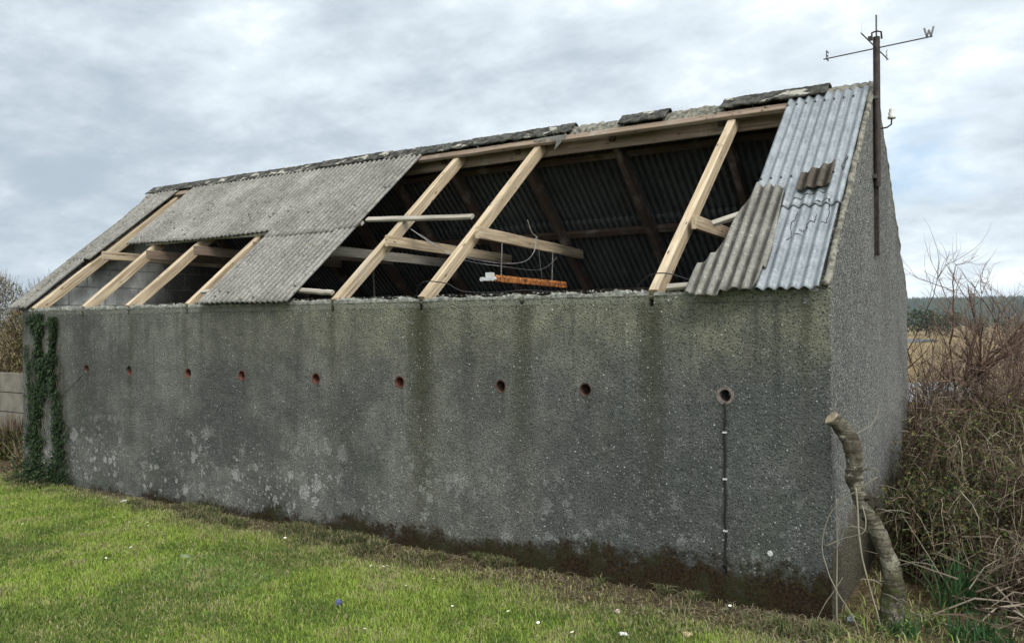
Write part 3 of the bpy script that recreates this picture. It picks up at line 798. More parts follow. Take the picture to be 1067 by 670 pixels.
lb_(mb, 'lamp_holder', M['white'])
def chain(p, q, name='chain'):
    mb = MB(); p = Vector(p); q = Vector(q); n = int((q - p).length / .014); 
    for i in range(n):
        c = p + (q - p) * (i + .5) / n; t = (q - p).normalized(); a = Vector((1, 0, 0)) if i % 2 else Vector((0, 1, 0))
        pts = [c + t * .010 * math.cos(w) + a * .005 * math.sin(w) for w in [2 * math.pi * k / 8 for k in range(9)]]
        mb.tube(pts, .0018, 4, cap=False)
    return lb_(mb, name, M['chainm'])
chain((lx, .93, 2.09), (lx, .95, 2.37)); chain((lx, 1.80, 2.08), (lx, 1.82, 2.36))
def wire(pts, name, label, mat, r=.003, cat='cable', group=None, sub=8):
    pts = [Vector(p) for p in pts]; out = []
    for i in range(len(pts) - 1):
        p0 = pts[max(i - 1, 0)]; p1 = pts[i]; p2 = pts[i + 1]; p3 = pts[min(i + 2, len(pts) - 1)]
        for k in range(sub):
            t = k / sub
            out.append(.5 * ((2 * p1) + (-p0 + p2) * t + (2 * p0 - 5 * p1 + 4 * p2 - p3) * t * t + (-p0 + 3 * p1 - 3 * p2 + p3) * t ** 3))
    out.append(pts[-1]); mb = MB(); mb.tube(out, r, 6); o = mb.build(name, mat, None, True)
    return tag(o, label, cat, group)
wire([(-3.5, .6, 2.5), (-3.2, .7, 2.3), (-2.9, .9, 2.21), (-2.8, 1.25, 2.22), (-2.79, 1.45, 2.32), (-2.79, 1.5, 2.47)], 'hanging_cable', 'grey cable sagging between two collar ties above the rusty light', M['chainm'], .0035)
wire([(-3.4, .6, 2.45), (-3.1, .75, 2.24), (-2.8, 1.0, 2.17), (-2.75, 1.5, 2.17), (-2.74, 1.8, 2.3)], 'hanging_cable', 'lower thin wire looping just over the rusty light', M['chainm'], .002)
wire([(-2.79, 1.52, 2.47), (-2.79, 1.56, 2.25), (-2.79, 1.60, 2.09)], 'hanging_cable', 'short wire dropping straight from the collar tie to the rusty light', M['chainm'], .002)
wire([(-2.79, 1.35, 2.60), (-2.79, 1.42, 2.50), (-2.79, 1.5, 2.47)], 'hanging_cable', 'stiff wire end poking up over the collar tie by the light', M['pale'], .004)
wire([(-3.0, .05, 1.92), (-2.95, .02, 1.985), (-2.85, .0, 2.01), (-2.7, .03, 1.99), (-2.58, .08, 1.93), (-2.3, .1, 1.915), (-2.05, .09, 1.925), (-1.8, .1, 1.9)], 'loose_cable', 'black cable looped round a rafter foot and trailing along the wall top', M['black'], .004)
wire([(-1.22, .08, 1.90), (-1.1, .02, 1.985), (-.98, .0, 2.0), (-.86, .03, 1.965), (-.78, .06, 1.93)], 'loose_cable', 'black cable looped over the rafter foot nearest the torn sheet', M['black'], .004)
# wall cable with clips
ca = empty('wall_cable', (-.605, 0, 1.2), 'black cable running from the rightmost pipe down the wall', 'cable')
mb = MB(); mb.tube([(-.60, .03, 1.215), (-.60, -.008, 1.205)] + [(-.602 + .003 * math.sin(i * 1.3), -.008, 1.19 - i * .05) for i in range(21)], .0062, 6)
o = mb.build('cable', M['black'], ca, True); o.matrix_parent_inverse = Matrix.Translation((.605, 0, -1.2))
for z in (1.03, .75, .44):
    mb = MB(); mb.box((-.605, -.010, z), (.018, .014, .010)); mb.tube([(-.592, -.01, z), (-.592, -.02, z)], .005, 6)
    o = mb.build('cable_clip', M['white'], ca); o.matrix_parent_inverse = Matrix.Translation((.605, 0, -1.2))

# ================================================================== IVY
ivyleaf = leafy('ivy_leaves', [(.007, .014, .005), (.016, .030, .010), (.038, .058, .020)], .5, .1)
ivystem = leafy('ivy_stems', [(.05, .042, .03), (.13, .11, .08)], .9, 0)
ivy = empty('ivy_plant', (-8.1, 0, 0), 'dark green ivy climbing the front wall at its far left end', 'ivy')
il = MB(); ist = MB()
def ivy_strand(x0, x1, zt, w0, w1, n, seed):
    for i in range(n):
        z = zt * (1 - random.random() ** 1.15)
        t = z / zt; cx = x0 + (x1 - x0) * t + .04 * math.sin(z * 5 + seed); w = (w0 + (w1 - w0) * t) * (.8 + 1.0 * fb(z * 3.5, seed)); w = max(.05, w * 1.55)
        x = cx + random.gauss(0, .42) * w
        if abs(fb(x * 5, z * 3, seed)) < .11 and random.random() < .9: continue
        y = -.01 - abs(random.gauss(0, .02))
        d = Vector((random.gauss(0, .6), -random.random() * .5, -1 + random.random() * .5))
        il.leaf(Vector((x, y, z)), d, Vector((random.gauss(0, .3), -1, .4)), random.uniform(.014, .046), random.uniform(.007, .019), random.random() ** 1.2)
    for i in range(12):
        x = x0 + random.gauss(0, .6) * w0; pts = []
        for k in range(20):
            z = zt * k / 19 * (.7 + .3 * (i % 3) / 2); xx = x + (x1 - x0) * (z / zt) * .9 + .04 * fb(z * 3, i * 2.1); x = x * .985 + x0 * .015
            pts.append((xx, -.012 - .02 * abs(fb(z * 4, i)), z))
        ist.tube(pts, random.uniform(.0015, .0035), 4, random.random())
ivy_strand(-8.27, -8.20, 1.84, .15, .17, 5600, 1.7)
ivy_strand(-7.80, -7.95, 1.80, .15, .05, 4300, 5.1)
ivy_strand(-8.42, -8.45, 1.5, .06, .04, 350, 9.1)
for i in range(700):   # skirt at the foot
    x = random.gauss(-8.15, .28); z = abs(random.gauss(0, .12)) + .02
    il.leaf(Vector((x, -.03 - abs(random.gauss(0, .1)), z)), Vector((random.gauss(0, 1), random.gauss(0, 1), random.gauss(0, .6))), Vector((0, -.5, 1)), .035, .013, random.random())
ist.tube([(-7.78, -.02, .95), (-7.62, -.015, 1.06), (-7.5, -.01, 1.12), (-7.40, -.008, 1.19)], .003, 4, .2)
for mbx, nm, mt in ((il, 'foliage', ivyleaf), (ist, 'stem', ivystem)):
    o = mbx.build(nm, mt, ivy); o.matrix_parent_inverse = Matrix.Translation((8.1, 0, 0))

# ================================================================== CUT TRUNK
def bark():
    g = G('ringed_grey_bark', .9, .1)
    x, y, z = g.xyz()
    c = g.mix(g.map(g.noise(7, 4), .35, .65), (.075, .064, .046), (.22, .20, .155))
    ring = g.noise(1, 4, .7, P=g.vec((5, 5, 55)))
    c = g.mix(g.map(ring, .46, .6, 0, .85), c, (.035, .028, .02)); c = g.mix(g.map(g.noise(14, 5, .7), .48, .6, 0, .8), c, (.028, .023, .016)); c = g.mix(g.map(g.noise(22, 5, .75), .58, .66, 0, .8), c, (.36, .34, .28))
    c = g.mix(g.map(g.noise(45, 4, .8), .5, .65, 0, .5), c, (.05, .04, .028))
    c = g.mix(g.m_('MULTIPLY', g.map(z, .55, .05), g.map(g.noise(16, 3), .45, .6)), c, (.05, .055, .018))
    return g.fin(c, g.bump(g.m_('ADD', ring, g.noise(50, 3)), .008))
bkm = bark()
cutm = simple('sawn_wood', (.30, .24, .16), .85, var=.5, sc=35)
stump = empty('cut_tree_trunk', (.30, .06, 0), 'twisted grey ivy trunk sawn off at the top beside the barn corner', 'tree trunk')
PI_ = [(.030, -.125, 1.165, .043), (.075, -.09, 1.115, .050), (.125, -.06, 1.02, .050), (.135, -.05, .93, .050), (.13, -.04, .84, .050), (.145, -.03, .76, .044), (.16, -.02, .69, .040), (.195, -.005, .62, .044), (.235, .01, .55, .049), (.28, .02, .43, .052), (.315, .035, .31, .057), (.315, .045, .24, .058), (.305, .05, .19, .060), (.30, .055, .10, .066), (.30, .06, -.03, .082)]
pts = []; rad = []
for i in range(len(PI_) - 1):
    for k in range(6):
        t = k / 6; a = np.array(PI_[i]); b = np.array(PI_[i + 1]); q = a + (b - a) * t
        pts.append(tuple(q[:3])); rad.append(q[3] * .88)
# smooth path
P_ = np.array(pts); 
for _ in range(3): P_[1:-1] = (P_[:-2] + P_[2:] + 2 * P_[1:-1]) / 4
mb = MB(); mb.tube([tuple(p) for p in P_], rad, 22)
for i, v in enumerate(mb.v):
    n_ = fb(v[0] * 18, v[1] * 18, v[2] * 9); c_ = P_[min(i // 22, len(P_) - 1)]; d_ = Vector(v) - Vector(c_); mb.v[i] = tuple(Vector(c_) + d_ * (1 + .26 * n_ + .09 * fb(v[0] * 50, v[1] * 50, v[2] * 45)))
o = mb.build('trunk', bkm, stump, True); o.matrix_parent_inverse = Matrix.Translation((-.30, -.06, 0))
mb = MB(); d_ = Vector(P_[0]) - Vector(P_[2]); d_.normalize(); c_ = Vector(P_[0]); mb.tube([c_ - d_ * .002, c_ + d_ * .004], .041, 20)
o = mb.build('sawn_end', cutm, stump); o.matrix_parent_inverse = Matrix.Translation((-.30, -.06, 0))
mb = MB(); mb.tube([(.10, -.08, 1.07), (.085, -.115, 1.06), (.08, -.135, 1.05)], [.022, .018, .012], 8)
o = mb.build('branch_stub', bkm, stump, True); o.matrix_parent_inverse = Matrix.Translation((-.30, -.06, 0))
mb = MB(); mb.tube([(.17, -.02, .71), (.21, -.05, .735), (.26, -.07, .745)], [.016, .011, .006], 7)
o = mb.build('branch_stub', bkm, stump, True); o.matrix_parent_inverse = Matrix.Translation((-.30, -.06, 0))

# pale dead creepers in front of the corner
palem = leafy('pale_dead_stems', [(.15, .13, .095), (.28, .245, .19)], .85, 0)
def vine(pts, r0, r1, label, name='dead_vine'):
    out = []; pts = [Vector(p) for p in pts]
    for i in range(len(pts) - 1):
        p0 = pts[max(i - 1, 0)]; p1 = pts[i]; p2 = pts[i + 1]; p3 = pts[min(i + 2, len(pts) - 1)]
        for k in range(6):
            t = k / 6; q = .5 * ((2 * p1) + (-p0 + p2) * t + (2 * p0 - 5 * p1 + 4 * p2 - p3) * t * t + (-p0 + 3 * p1 - 3 * p2 + p3) * t ** 3)
            out.append(q + Vector((fb(i + t, 1), fb(i + t, 5), 0)) * .004)
    out.append(pts[-1]); n = len(out); mb = MB(); mb.tube(out, [.6 * (r0 + (r1 - r0) * i / (n - 1)) * (1 + .25 * fb(i * .3, r0 * 900)) for i in range(n)], 6, random.random())
    tag(mb.build(name, palem, None, True), label, 'vine', 'dead vines at the barn corner')
vine([(.25, -.06, .85), (.1, -.07, .73), (.0, -.06, .61), (-.04, -.05, .44), (-.01, -.06, .31), (.04, -.08, .21), (.12, -.1, .10), (.17, -.12, .0)], .007, .004, 'long pale vine bowing out across the wall corner down to the grass')
vine([(.15, -.11, .79), (.16, -.11, .61), (.18, -.10, .4), (.21, -.08, .26), (.25, -.07, .1), (.27, -.05, .0)], .009, .006, 'straight pale vine hanging in front of the cut trunk')
vine([(-.02, -.05, .44), (.08, -.07, .50), (.18, -.12, .55), (.2, -.12, .62), (.18, -.11, .70)], .005, .004, 'short pale vine crossing from the corner to the cut trunk')
vine([(.07, -.07, .28), (.0, -.07, .16), (-.06, -.08, .04), (-.07, -.09, 0)], .005, .003, 'pale vine end trailing left towards the wall foot')
vine([(.03, -.012, .70), (.03, -.013, .27), (.03, -.015, .0)], .007, .008, 'upright pale stick standing against the barn corner')
vine([(.13, -.06, 1.07), (.22, -.02, 1.13), (.25, .0, 1.20), (.24, .02, 1.23)], .004, .002, 'thin forked twig growing from the upper part of the cut trunk')

# ================================================================== SHRUBS
def branch(mb, p, d, ln, r, lvl, maxl, spread, up=.15, tone=0., nseg=6, tips=None, kids=4):
    pts = [p.copy()]; q = p.copy(); dd = d.normalized()
    for i in range(nseg):
        dd = (dd + Vector((random.gauss(0, .16), random.gauss(0, .16), random.gauss(0, .12) + up * .12))).normalized()
        q = q + dd * ln / nseg; pts.append(q.copy())
    mb.tube(pts, [r * (1 - .75 * i / nseg) for i in range(nseg + 1)], 5 if lvl == 0 else 3, min(1, tone + .28 * lvl + random.uniform(-.12, .12)), cap=False)
    if tips is not None: tips += pts[2:]
    if lvl < maxl:
        for k in range(kids if lvl else kids + 2):
            i = random.randint(1, nseg); a = pts[i]; base = (pts[i] - pts[i - 1]).normalized()
            nd = (base + Vector((random.gauss(0, 1), random.gauss(0, 1), random.gauss(0, 1) + up)).normalized() * spread).normalized()
            branch(mb, a, nd, ln * random.uniform(.35, .62), r * .5, lvl + 1, maxl, spread, up, tone, max(3, nseg - 1), tips, kids)
shrubm = leafy('bare_shrub_bark', [(.032, .016, .012), (.080, .042, .032), (.15, .095, .072), (.26, .20, .155)], .85, 0)
budm = leafy('fresh_green_buds', [(.09, .12, .025), (.17, .21, .05), (.27, .30, .09)], .6, .3)
def bare_shrub(loc, stems, label, seed, buds=0, maxl=3):
    random.seed(seed); t = empty('bare_shrub', loc, label, 'shrub', 'bare shrubs behind the barn')
    mb = MB(); tips = []
    for (dx, dy, dz, ln, r) in stems + [(a * 1.25 + .1, b - .1, c, l * .8, q * .7) for a, b, c, l, q in stems] + [(a * 1.5 - .15, b + .15, c, l * .62, q * .6) for a, b, c, l, q in stems]:
        branch(mb, Vector((random.uniform(-.08, .08), random.uniform(-.1, .1), -.05)), Vector((dx, dy, dz)), ln, r, 0, maxl, .8, .22, 0., 8, tips, 6)
    mb.build('branches', shrubm, t)
    if buds:
        bl = MB()
        for i in range(buds):
            p = random.choice(tips)
            if p.z > 1.25: continue
            bl.leaf(p + Vector((random.gauss(0, .02), random.gauss(0, .02), random.gauss(0, .02))), Vector((random.gauss(0, 1), random.gauss(0, 1), random.gauss(0, 1))), Vector((0, 0, 1)), .022, .008, random.random())
        bl.build('leaf_buds', budm, t)
bare_shrub((.22, 4.1, 0), [(.28, 0, 1, 1.55, .030), (.02, .05, 1, 1.6, .022), (.5, .1, 1, 1.6, .026), (.72, -.1, 1, 1.5, .022), (-.02, .1, 1, 1.4, .016), (.15, -.2, 1, 1.45, .018), (.95, 0, .9, 1.4, .018), (.35, .2, 1, 1.55, .018), (.6, .3, 1, 1.4, .018), (.2, .1, 1, 1.3, .016)], 'tall bare reddish brown shrub rising above the brambles next to the barn back corner', 11, 500)
bare_shrub((.75, 4.5, 0), [(.1, 0, 1, 1.4, .02), (.4, .1, 1, 1.4, .02), (-.25, .1, 1, 1.4, .018), (.7, .1, 1, 1.3, .018), (-.5, 0, 1, 1.35, .016), (.05, .3, 1, 1.35, .016), (-.1, -.2, 1, 1.3, .016)], 'lower bare twiggy shrub at the right edge behind the brambles', 12, 300)
bare_shrub((-.02, 4.0, 0), [(0, 0, 1, 1.7, .012), (.1, .1, 1, 1.5, .010)], 'thin pale twigs standing tight against the barn back corner', 13, 60, 2)

brm = leafy('bramble_canes', [(.025, .014, .010), (.055, .035, .023), (.12, .085, .055), (.30, .25, .185)], .85, 0)
brl = leafy('bramble_leaves', [(.012, .020, .008), (.026, .042, .012), (.055, .075, .018), (.085, .095, .022), (.10, .068, .028), (.19, .21, .05)], .65, .15)
def bramble(loc, rx, ry, h, ncane, nleaf, label, seed, green=0.):
    random.seed(seed); t = empty('bramble_bush', loc, label, 'bramble', 'brambles beside the gable')
    cb = MB(); lb = MB()
    for i in range(ncane):
        a = random.uniform(0, 2 * math.pi); r0 = random.uniform(0, .6); b = a + random.gauss(0, 1.2)
        p = Vector((math.cos(a) * rx * r0, math.sin(a) * ry * r0, 0)); ed = Vector((math.cos(b) * rx * random.uniform(.5, 1.1), math.sin(b) * ry * random.uniform(.5, 1.1), random.uniform(-.05, .6) * h))
        top = random.uniform(.45, 1.15) * h; pts = []
        for k in range(11):
            u = k / 10; q = p.lerp(ed, u); q.z = q.z + top * 4 * u * (1 - u) * .85 * (1 - .35 * u)
            q += Vector((fb(u * 3 + i, 1), fb(u * 3 + i, 7), fb(u * 3, i))) * .05; pts.append(q)
        cb.tube(pts, [random.uniform(.0018, .0055) * (1 - .6 * k / 10) for k in range(11)], 3, random.random(), cap=False)
        for k in range(random.randint(3, 8)):      # side twigs
            q = random.choice(pts[2:]); d = Vector((random.gauss(0, 1), random.gauss(0, 1), random.gauss(.2, .8))).normalized(); l = random.uniform(.06, .2)
            cb.tube([q, q + d * l * .5 + Vector((0, 0, .01)), q + d * l], [.0022, .0018, .001], 3, random.random(), cap=False)
            for _ in range(max(1, int(nleaf / ncane / 3.6))):
                pp = q + d * l * random.uniform(.2, 1.1) + Vector((random.gauss(0, .018), random.gauss(0, .018), random.gauss(0, .018)))
                if pp.z < .01: continue
                dd = Vector((random.gauss(0, 1), random.gauss(0, 1), random.gauss(0, .8))); s_ = random.uniform(.6, 1.25)
                lb.leaf(pp, dd, Vector((random.gauss(0, .5), random.gauss(0, .5), 1)), .026 * s_, .0095 * s_, min(1, max(0, random.random() ** 1.5 * .85 + green * random.random())))
    cb.build('canes', brm, t); lb.build('foliage', brl, t)
bramble((.42, 1.25, 0), .36, .55, .60, 230, 5200, 'dark green bramble tangle right behind the cut trunk', 21)
bramble((.50, 2.3, 0), .50, .70, .90, 280, 3300, 'dull olive bramble mound halfway along the gable', 22, .2)
bramble((.85, 3.2, 0), .55, .65, 1.05, 280, 3300, 'taller yellow green bramble mound behind the others', 23, .45)
bramble((1.05, 1.7, 0), .45, .65, .80, 270, 2900, 'bronze tinted bramble at the right picture edge', 24, .25)
bramble((.22, 3.3, 0), .28, .5, 1.1, 200, 1300, 'sparse leggy bramble against the back of the gable', 25)
bramble((1.0, .75, 0), .33, .35, .42, 180, 800, 'low nearly leafless bramble over the dead stalks', 26)
# the hidden backs of the mass, seen from a step to the side
bramble((1.9, 2.6, 0), .7, .9, 1.0, 150, 3500, 'wide bramble mound outside the right picture edge', 27, .2)
# dead stalks
random.seed(5)
def stalks(n, cx, cy, sx, sy, name, label, zmax=.45, mat=palem, r=(.002, .006)):
    mb = MB()
    for i in range(n):
        p = Vector((random.gauss(cx, sx), random.gauss(cy, sy), random.uniform(0, zmax) * random.random())); a = random.gauss(-.5, .9)
        d = Vector((math.cos(a), random.gauss(0, .5), random.gauss(-.1, .45))).normalized(); l = random.uniform(.15, .55)
        q1 = p + d * l * .5 + Vector((0, 0, random.uniform(0, .06))); q2 = p + d * l
        q2.z = max(.0, q2.z); q1.z = max(.01, q1.z); mb.tube([p, q1, q2], [random.uniform(*r), random.uniform(*r) * .9, .0015], 4, random.random(), cap=False)
    return tag(mb.build(name, mat), label, 'dead stalks', kind='stuff')
deadm = leafy('dead_brown_stalks', [(.025, .017, .012), (.06, .042, .028), (.13, .10, .07), (.30, .25, .19)], .9, 0)
stalks(300, .85, .75, .22, .42, 'dead_stalks', 'tangle of dead brown stalks lying under the brambles', .4, deadm, (.002, .0055))
# grass tuft (iris-like)
def tuft(loc, n, h, label, mat, spread=.06, name='grass_tuft'):
    V = MB(); V.tube([(0, 0, -.03), (0, 0, .004)], [spread * 2.2, spread * 1.8], 10)
    for i in range(n):
        a = random.uniform(0, 2 * math.pi); ln = h * random.uniform(.6, 1.1); lean = random.uniform(.1, .75)
        b = Vector((random.gauss(0, spread), random.gauss(0, spread), 0)); w = random.uniform(.004, .008); sd = Vector((-math.sin(a), math.cos(a), 0))
        vs = []
        for k in range(6):
            u = k / 5; q = b + Vector((math.cos(a), math.sin(a), 0)) * lean * ln * u * u + Vector((0, 0, ln * u * (1 - .35 * lean * u)))
            ww = w * (1 - u ** 2); vs += [q - sd * ww, q + sd * ww]
        V.add(vs, [(2 * k, 2 * k + 1, 2 * k + 3, 2 * k + 2) for k in range(5)], random.random())
    o = V.build(name, mat); o.location = loc; return tag(o, label, 'grass tuft')
tgm = leafy('lush_blades', [(.02, .045, .015), (.035, .085, .03), (.06, .12, .04)], .5, .25)
tuft((.60, .62, 0), 90, .36, 'tuft of broad dark green blades beneath the brambles', tgm)
tuft((.36, .02, 0), 60, .13, 'short green grass tuft at the foot of the cut trunk', tgm, .05)
tuft((.72, .12, 0), 120, .15, 'low bright grass tuft at the bottom right', tgm, .09)

for i, (z, a, l) in enumerate([(.22, 2.6, .16), (.36, -.4, .2), (.50, 2.9, .14), (.62, .2, .18), (.86, .4, .10), (.15, -1.2, .2)]):
    k = min(range(len(P_)), key=lambda q: abs(P_[q][2] - z)); c = Vector(P_[k]); d = Vector((math.cos(a), -abs(math.sin(a)) * .6 - .2, .35)).normalized()
    mb = MB(); mb.tube([c + d * .03, c + d * (.05 + l * .4) + Vector((0, 0, .015)), c + d * (.05 + l * .8) + Vector((0, 0, .0)), c + d * (.05 + l) + Vector((.01, 0, -.02))], [.005, .0035, .0025, .001], 5, .3)
    q = c + d * (.05 + l * .5); e = Vector((random.gauss(0, 1), -.3, random.random())).normalized()
    mb.tube([q, q + e * l * .3, q + e * l * .5 + Vector((0, 0, -.01))], [.0022, .0016, .0008], 4, .5)
    o = mb.build('side_shoot', palem, stump, True); o.matrix_parent_inverse = Matrix.Translation((-.30, -.06, 0))
# little weeds at the base of trunk
def weed(loc, n, label, r=.07):
    t = empty('small_weed', loc, label, 'weed'); mb = MB(); sb = MB()
    for i in range(max(6, n // 8)):
        e = Vector((random.gauss(0, r), random.gauss(0, r), random.uniform(.03, .11))); sb.tube([(0, 0, -.01), e * .5 + Vector((0, 0, .012)), e], [.002, .0016, .001], 3, random.random(), cap=False)
        for k in range(8):
            p = e * random.uniform(.5, 1.05); d = Vector((random.gauss(0, 1), random.gauss(0, 1), random.gauss(.2, .4)))
            mb.leaf(p, d, Vector((0, 0, 1)), .022, .008, random.random())
    mb.build('foliage', weedm, t); sb.build('stem', weedm, t)
weedm = leafy('weed_leaves', [(.05, .075, .02), (.10, .14, .035), (.19, .23, .07)], .6, .25)
weed((.33, -.06, 0), 90, 'yellow green sprouting weed in front of the cut trunk')
weed((.47, .2, 0), 130, 'leafy weed between the cut trunk and the brambles', .09)
weed((.08, -.03, .02), 50, 'small sprig of leaves at the very corner of the barn', .04)
random.seed(31)

# ================================================================== LEFT SIDE
conc = simple('stained_concrete', (.18, .158, .13), .95, var=.35, sc=5, bump=.004)
pw = empty('panel_wall', (-11.0, 1.2, 0), 'low wall of stacked concrete panels beyond the barn left end', 'wall')
for i in range(3):
    z0 = .22 + i * .275
    mb = MB(); mb.box((-2.2, 0, z0 + .135), (6.0, .09, .262)); mb.build('panel', conc, pw)
mb = MB()
mb.box((-2.2, 0, .10), (6.0, .12, .24)); mb.build('footing', conc, pw)
hedgem = leafy('dry_hedge_leaves', [(.045, .035, .018), (.11, .085, .04), (.17, .135, .065), (.20, .17, .08), (.09, .11, .03)], .85, .1)
def hedge(loc, rx, ry, h, n, label, seed, mt=hedgem, z0=0.):
    random.seed(seed); t = empty('hedge_bush', loc, label, 'hedge bush', 'bushes beyond the barn left end'); lb = MB(); cb = MB()
    for i in range(n):
        a = random.uniform(0, 2 * math.pi); u = random.random() ** .5; z = random.random()
        rr = math.sqrt(max(0, 1 - (z ** 2.5))) * (1 + .15 * fb(a * 2, z * 3, seed)); p = Vector((math.cos(a) * rx * u * rr, math.sin(a) * ry * u * rr, z0 + z * h * (1 + .08 * fb(a, seed))))
        lb.leaf(p, Vector((random.gauss(0, 1), random.gauss(0, 1), random.gauss(.3, .7))), Vector((0, 0, 1)), random.uniform(.03, .06), random.uniform(.008, .016), random.random())
        if i % 6 == 0:
            d = Vector((p.x * .4, p.y * .4, random.uniform(.3, 1))).normalized(); cb.tube([p, p + d * random.uniform(.08, .25)], [.003, .0015], 3, random.random(), cap=False)
    for i in range(14):
        a = random.uniform(0, 6.28); cb.tube([(0, 0, 0), (math.cos(a) * rx * .3, math.sin(a) * ry * .3, h * .4), (math.cos(a) * rx * .7, math.sin(a) * ry * .7, h * .8)], [.025, .015, .005], 5, .1)
    lb.build('foliage', mt, t); cb.build('branches', brm, t)
hedge((-12.1, 2.3, 0), 1.15, 1.0, 2.30, 30000, 'rounded dry yellow brown hedge bush behind the panel wall', 41)
hedge((-13.7, 2.1, 0), 1.1, 1.0, 2.5, 14000, 'taller brown hedge bush farther left behind the panel wall', 42)
hedge((-9.35, .9, 0), .45, .6, .42, 5600, 'low dead brown weeds heaped against the barn left end', 43)
hedge((-10.4, .75, 0), .6, .4, .33, 5000, 'mossy green weeds at the foot of the panel wall', 44, brl)

# ================================================================== LAWN DETAIL
def vfb(x, y, sc, seed):
    """cheap smooth value noise on arrays"""
    out = np.zeros_like(x); r = np.random.default_rng(seed)
    for o in range(3):
        T = r.random((128, 128)); u = x * sc * 2 ** o + 500; v = y * sc * 2 ** o + 500
        i = np.floor(u).astype(int); j = np.floor(v).astype(int); fu = u - i; fv = v - j
        fu = fu * fu * (3 - 2 * fu); fv = fv * fv * (3 - 2 * fv); i %= 128; j %= 128; i1 = (i + 1) % 128; j1 = (j + 1) % 128
        out += (T[i, j] * (1 - fu) * (1 - fv) + T[i1, j] * fu * (1 - fv) + T[i, j1] * (1 - fu) * fv + T[i1, j1] * fu * fv) / 2 ** o
    return out / 1.75
grassm = leafy('mown_grass_blades', [(.36, .31, .19), (.24, .22, .08), (.050, .095, .020), (.135, .200, .030), (.275, .35, .055), (.07, .15, .05)], .6, .25)
def grass(n, x0, x1, y0, y1, name, hmin=.014, hmax=.042, w=.0020, seed=1, label='short mown lawn grass with brownish patches in front of the barn'):
    r = np.random.default_rng(seed); x = r.uniform(x0, x1, n); y = r.uniform(y0, y1, n)
    lim = np.interp(x, [-9, -6.5, -4.5, -2, 0], [-.10, -.16, -.32, -.50, -.42])
    edge = y + (vfb(x, y, 2.2, 5) - .5) * .55 - lim
    keep = (edge < 0) | (r.random(n) < np.clip(.45 - edge * 1.2, .14, .5))
    keep &= ~((x > -8.9) & (x < 0.02) & (y > -.01))
    x, y, edge = x[keep], y[keep], edge[keep]; n = len(x)
    pat = vfb(x, y, 1.1, 8); p2 = vfb(x, y, 5, 9)
    h = r.uniform(hmin, hmax, n) * (.35 + .5 * pat + .8 * p2) * np.where(edge > 0, .8, 1)
    a = r.uniform(0, 2 * np.pi, n); lean = r.uniform(.2, 1.3, n); ww = w * r.uniform(.7, 1.4, n)
    tone = np.clip(.62 + (pat - .5) * .9 + (p2 - .5) * .6 + r.normal(0, .12, n), .3, .85)
    lush = vfb(x, y, .8, 12) > .63; tone = np.where(lush & (r.random(n) < .6), r.uniform(.85, 1, n), tone)
    dry = r.random(n) < (.12 + .7 * np.clip((p2 - .5) * 2.5, 0, 1)) ; tone = np.where(dry, r.uniform(0, .28, n), tone)
    near = np.clip((edge + .35) / .4, 0, 1); tone = np.where(r.random(n) < near * .75, r.uniform(0, .35, n), tone)
    dx, dy = np.cos(a), np.sin(a); V = np.zeros((n, 5, 3))
    z0 = -.004
    V[:, 0] = np.stack([x + dy * ww, y - dx * ww, np.full(n, z0)], 1); V[:, 1] = np.stack([x - dy * ww, y + dx * ww, np.full(n, z0)], 1)
    mx, my, mz = x + dx * lean * h * .35, y + dy * lean * h * .35, h * .6
    V[:, 2] = np.stack([mx + dy * ww * .8, my - dx * ww * .8, mz], 1); V[:, 3] = np.stack([mx - dy * ww * .8, my + dx * ww * .8, mz], 1)
    V[:, 4] = np.stack([x + dx * lean * h, y + dy * lean * h, h * (1 - .25 * lean)], 1)
    b = np.arange(n)[:, None] * 5
    F = np.concatenate([b + [0, 1, 3], b + [0, 3, 2], b + [2, 3, 4]])
    return tag(npmesh(name, V.reshape(-1, 3), F, grassm, np.repeat(tone, 5)), label, 'grass', kind='stuff')
grass(430000, -9.2, 1.0, -2.9, .35, 'lawn_grass', seed=3)
grass(90000, -13, 3.5, -9, -2.9, 'lawn_grass', .03, .06, .005, seed=4, label='nearer part of the mown lawn towards the viewer')
grass(50000, .05, 1.8, -.6, 5.5, 'rough_grass', .03, .12, .003, seed=6, label='rough grass under the brambles beside the gable')
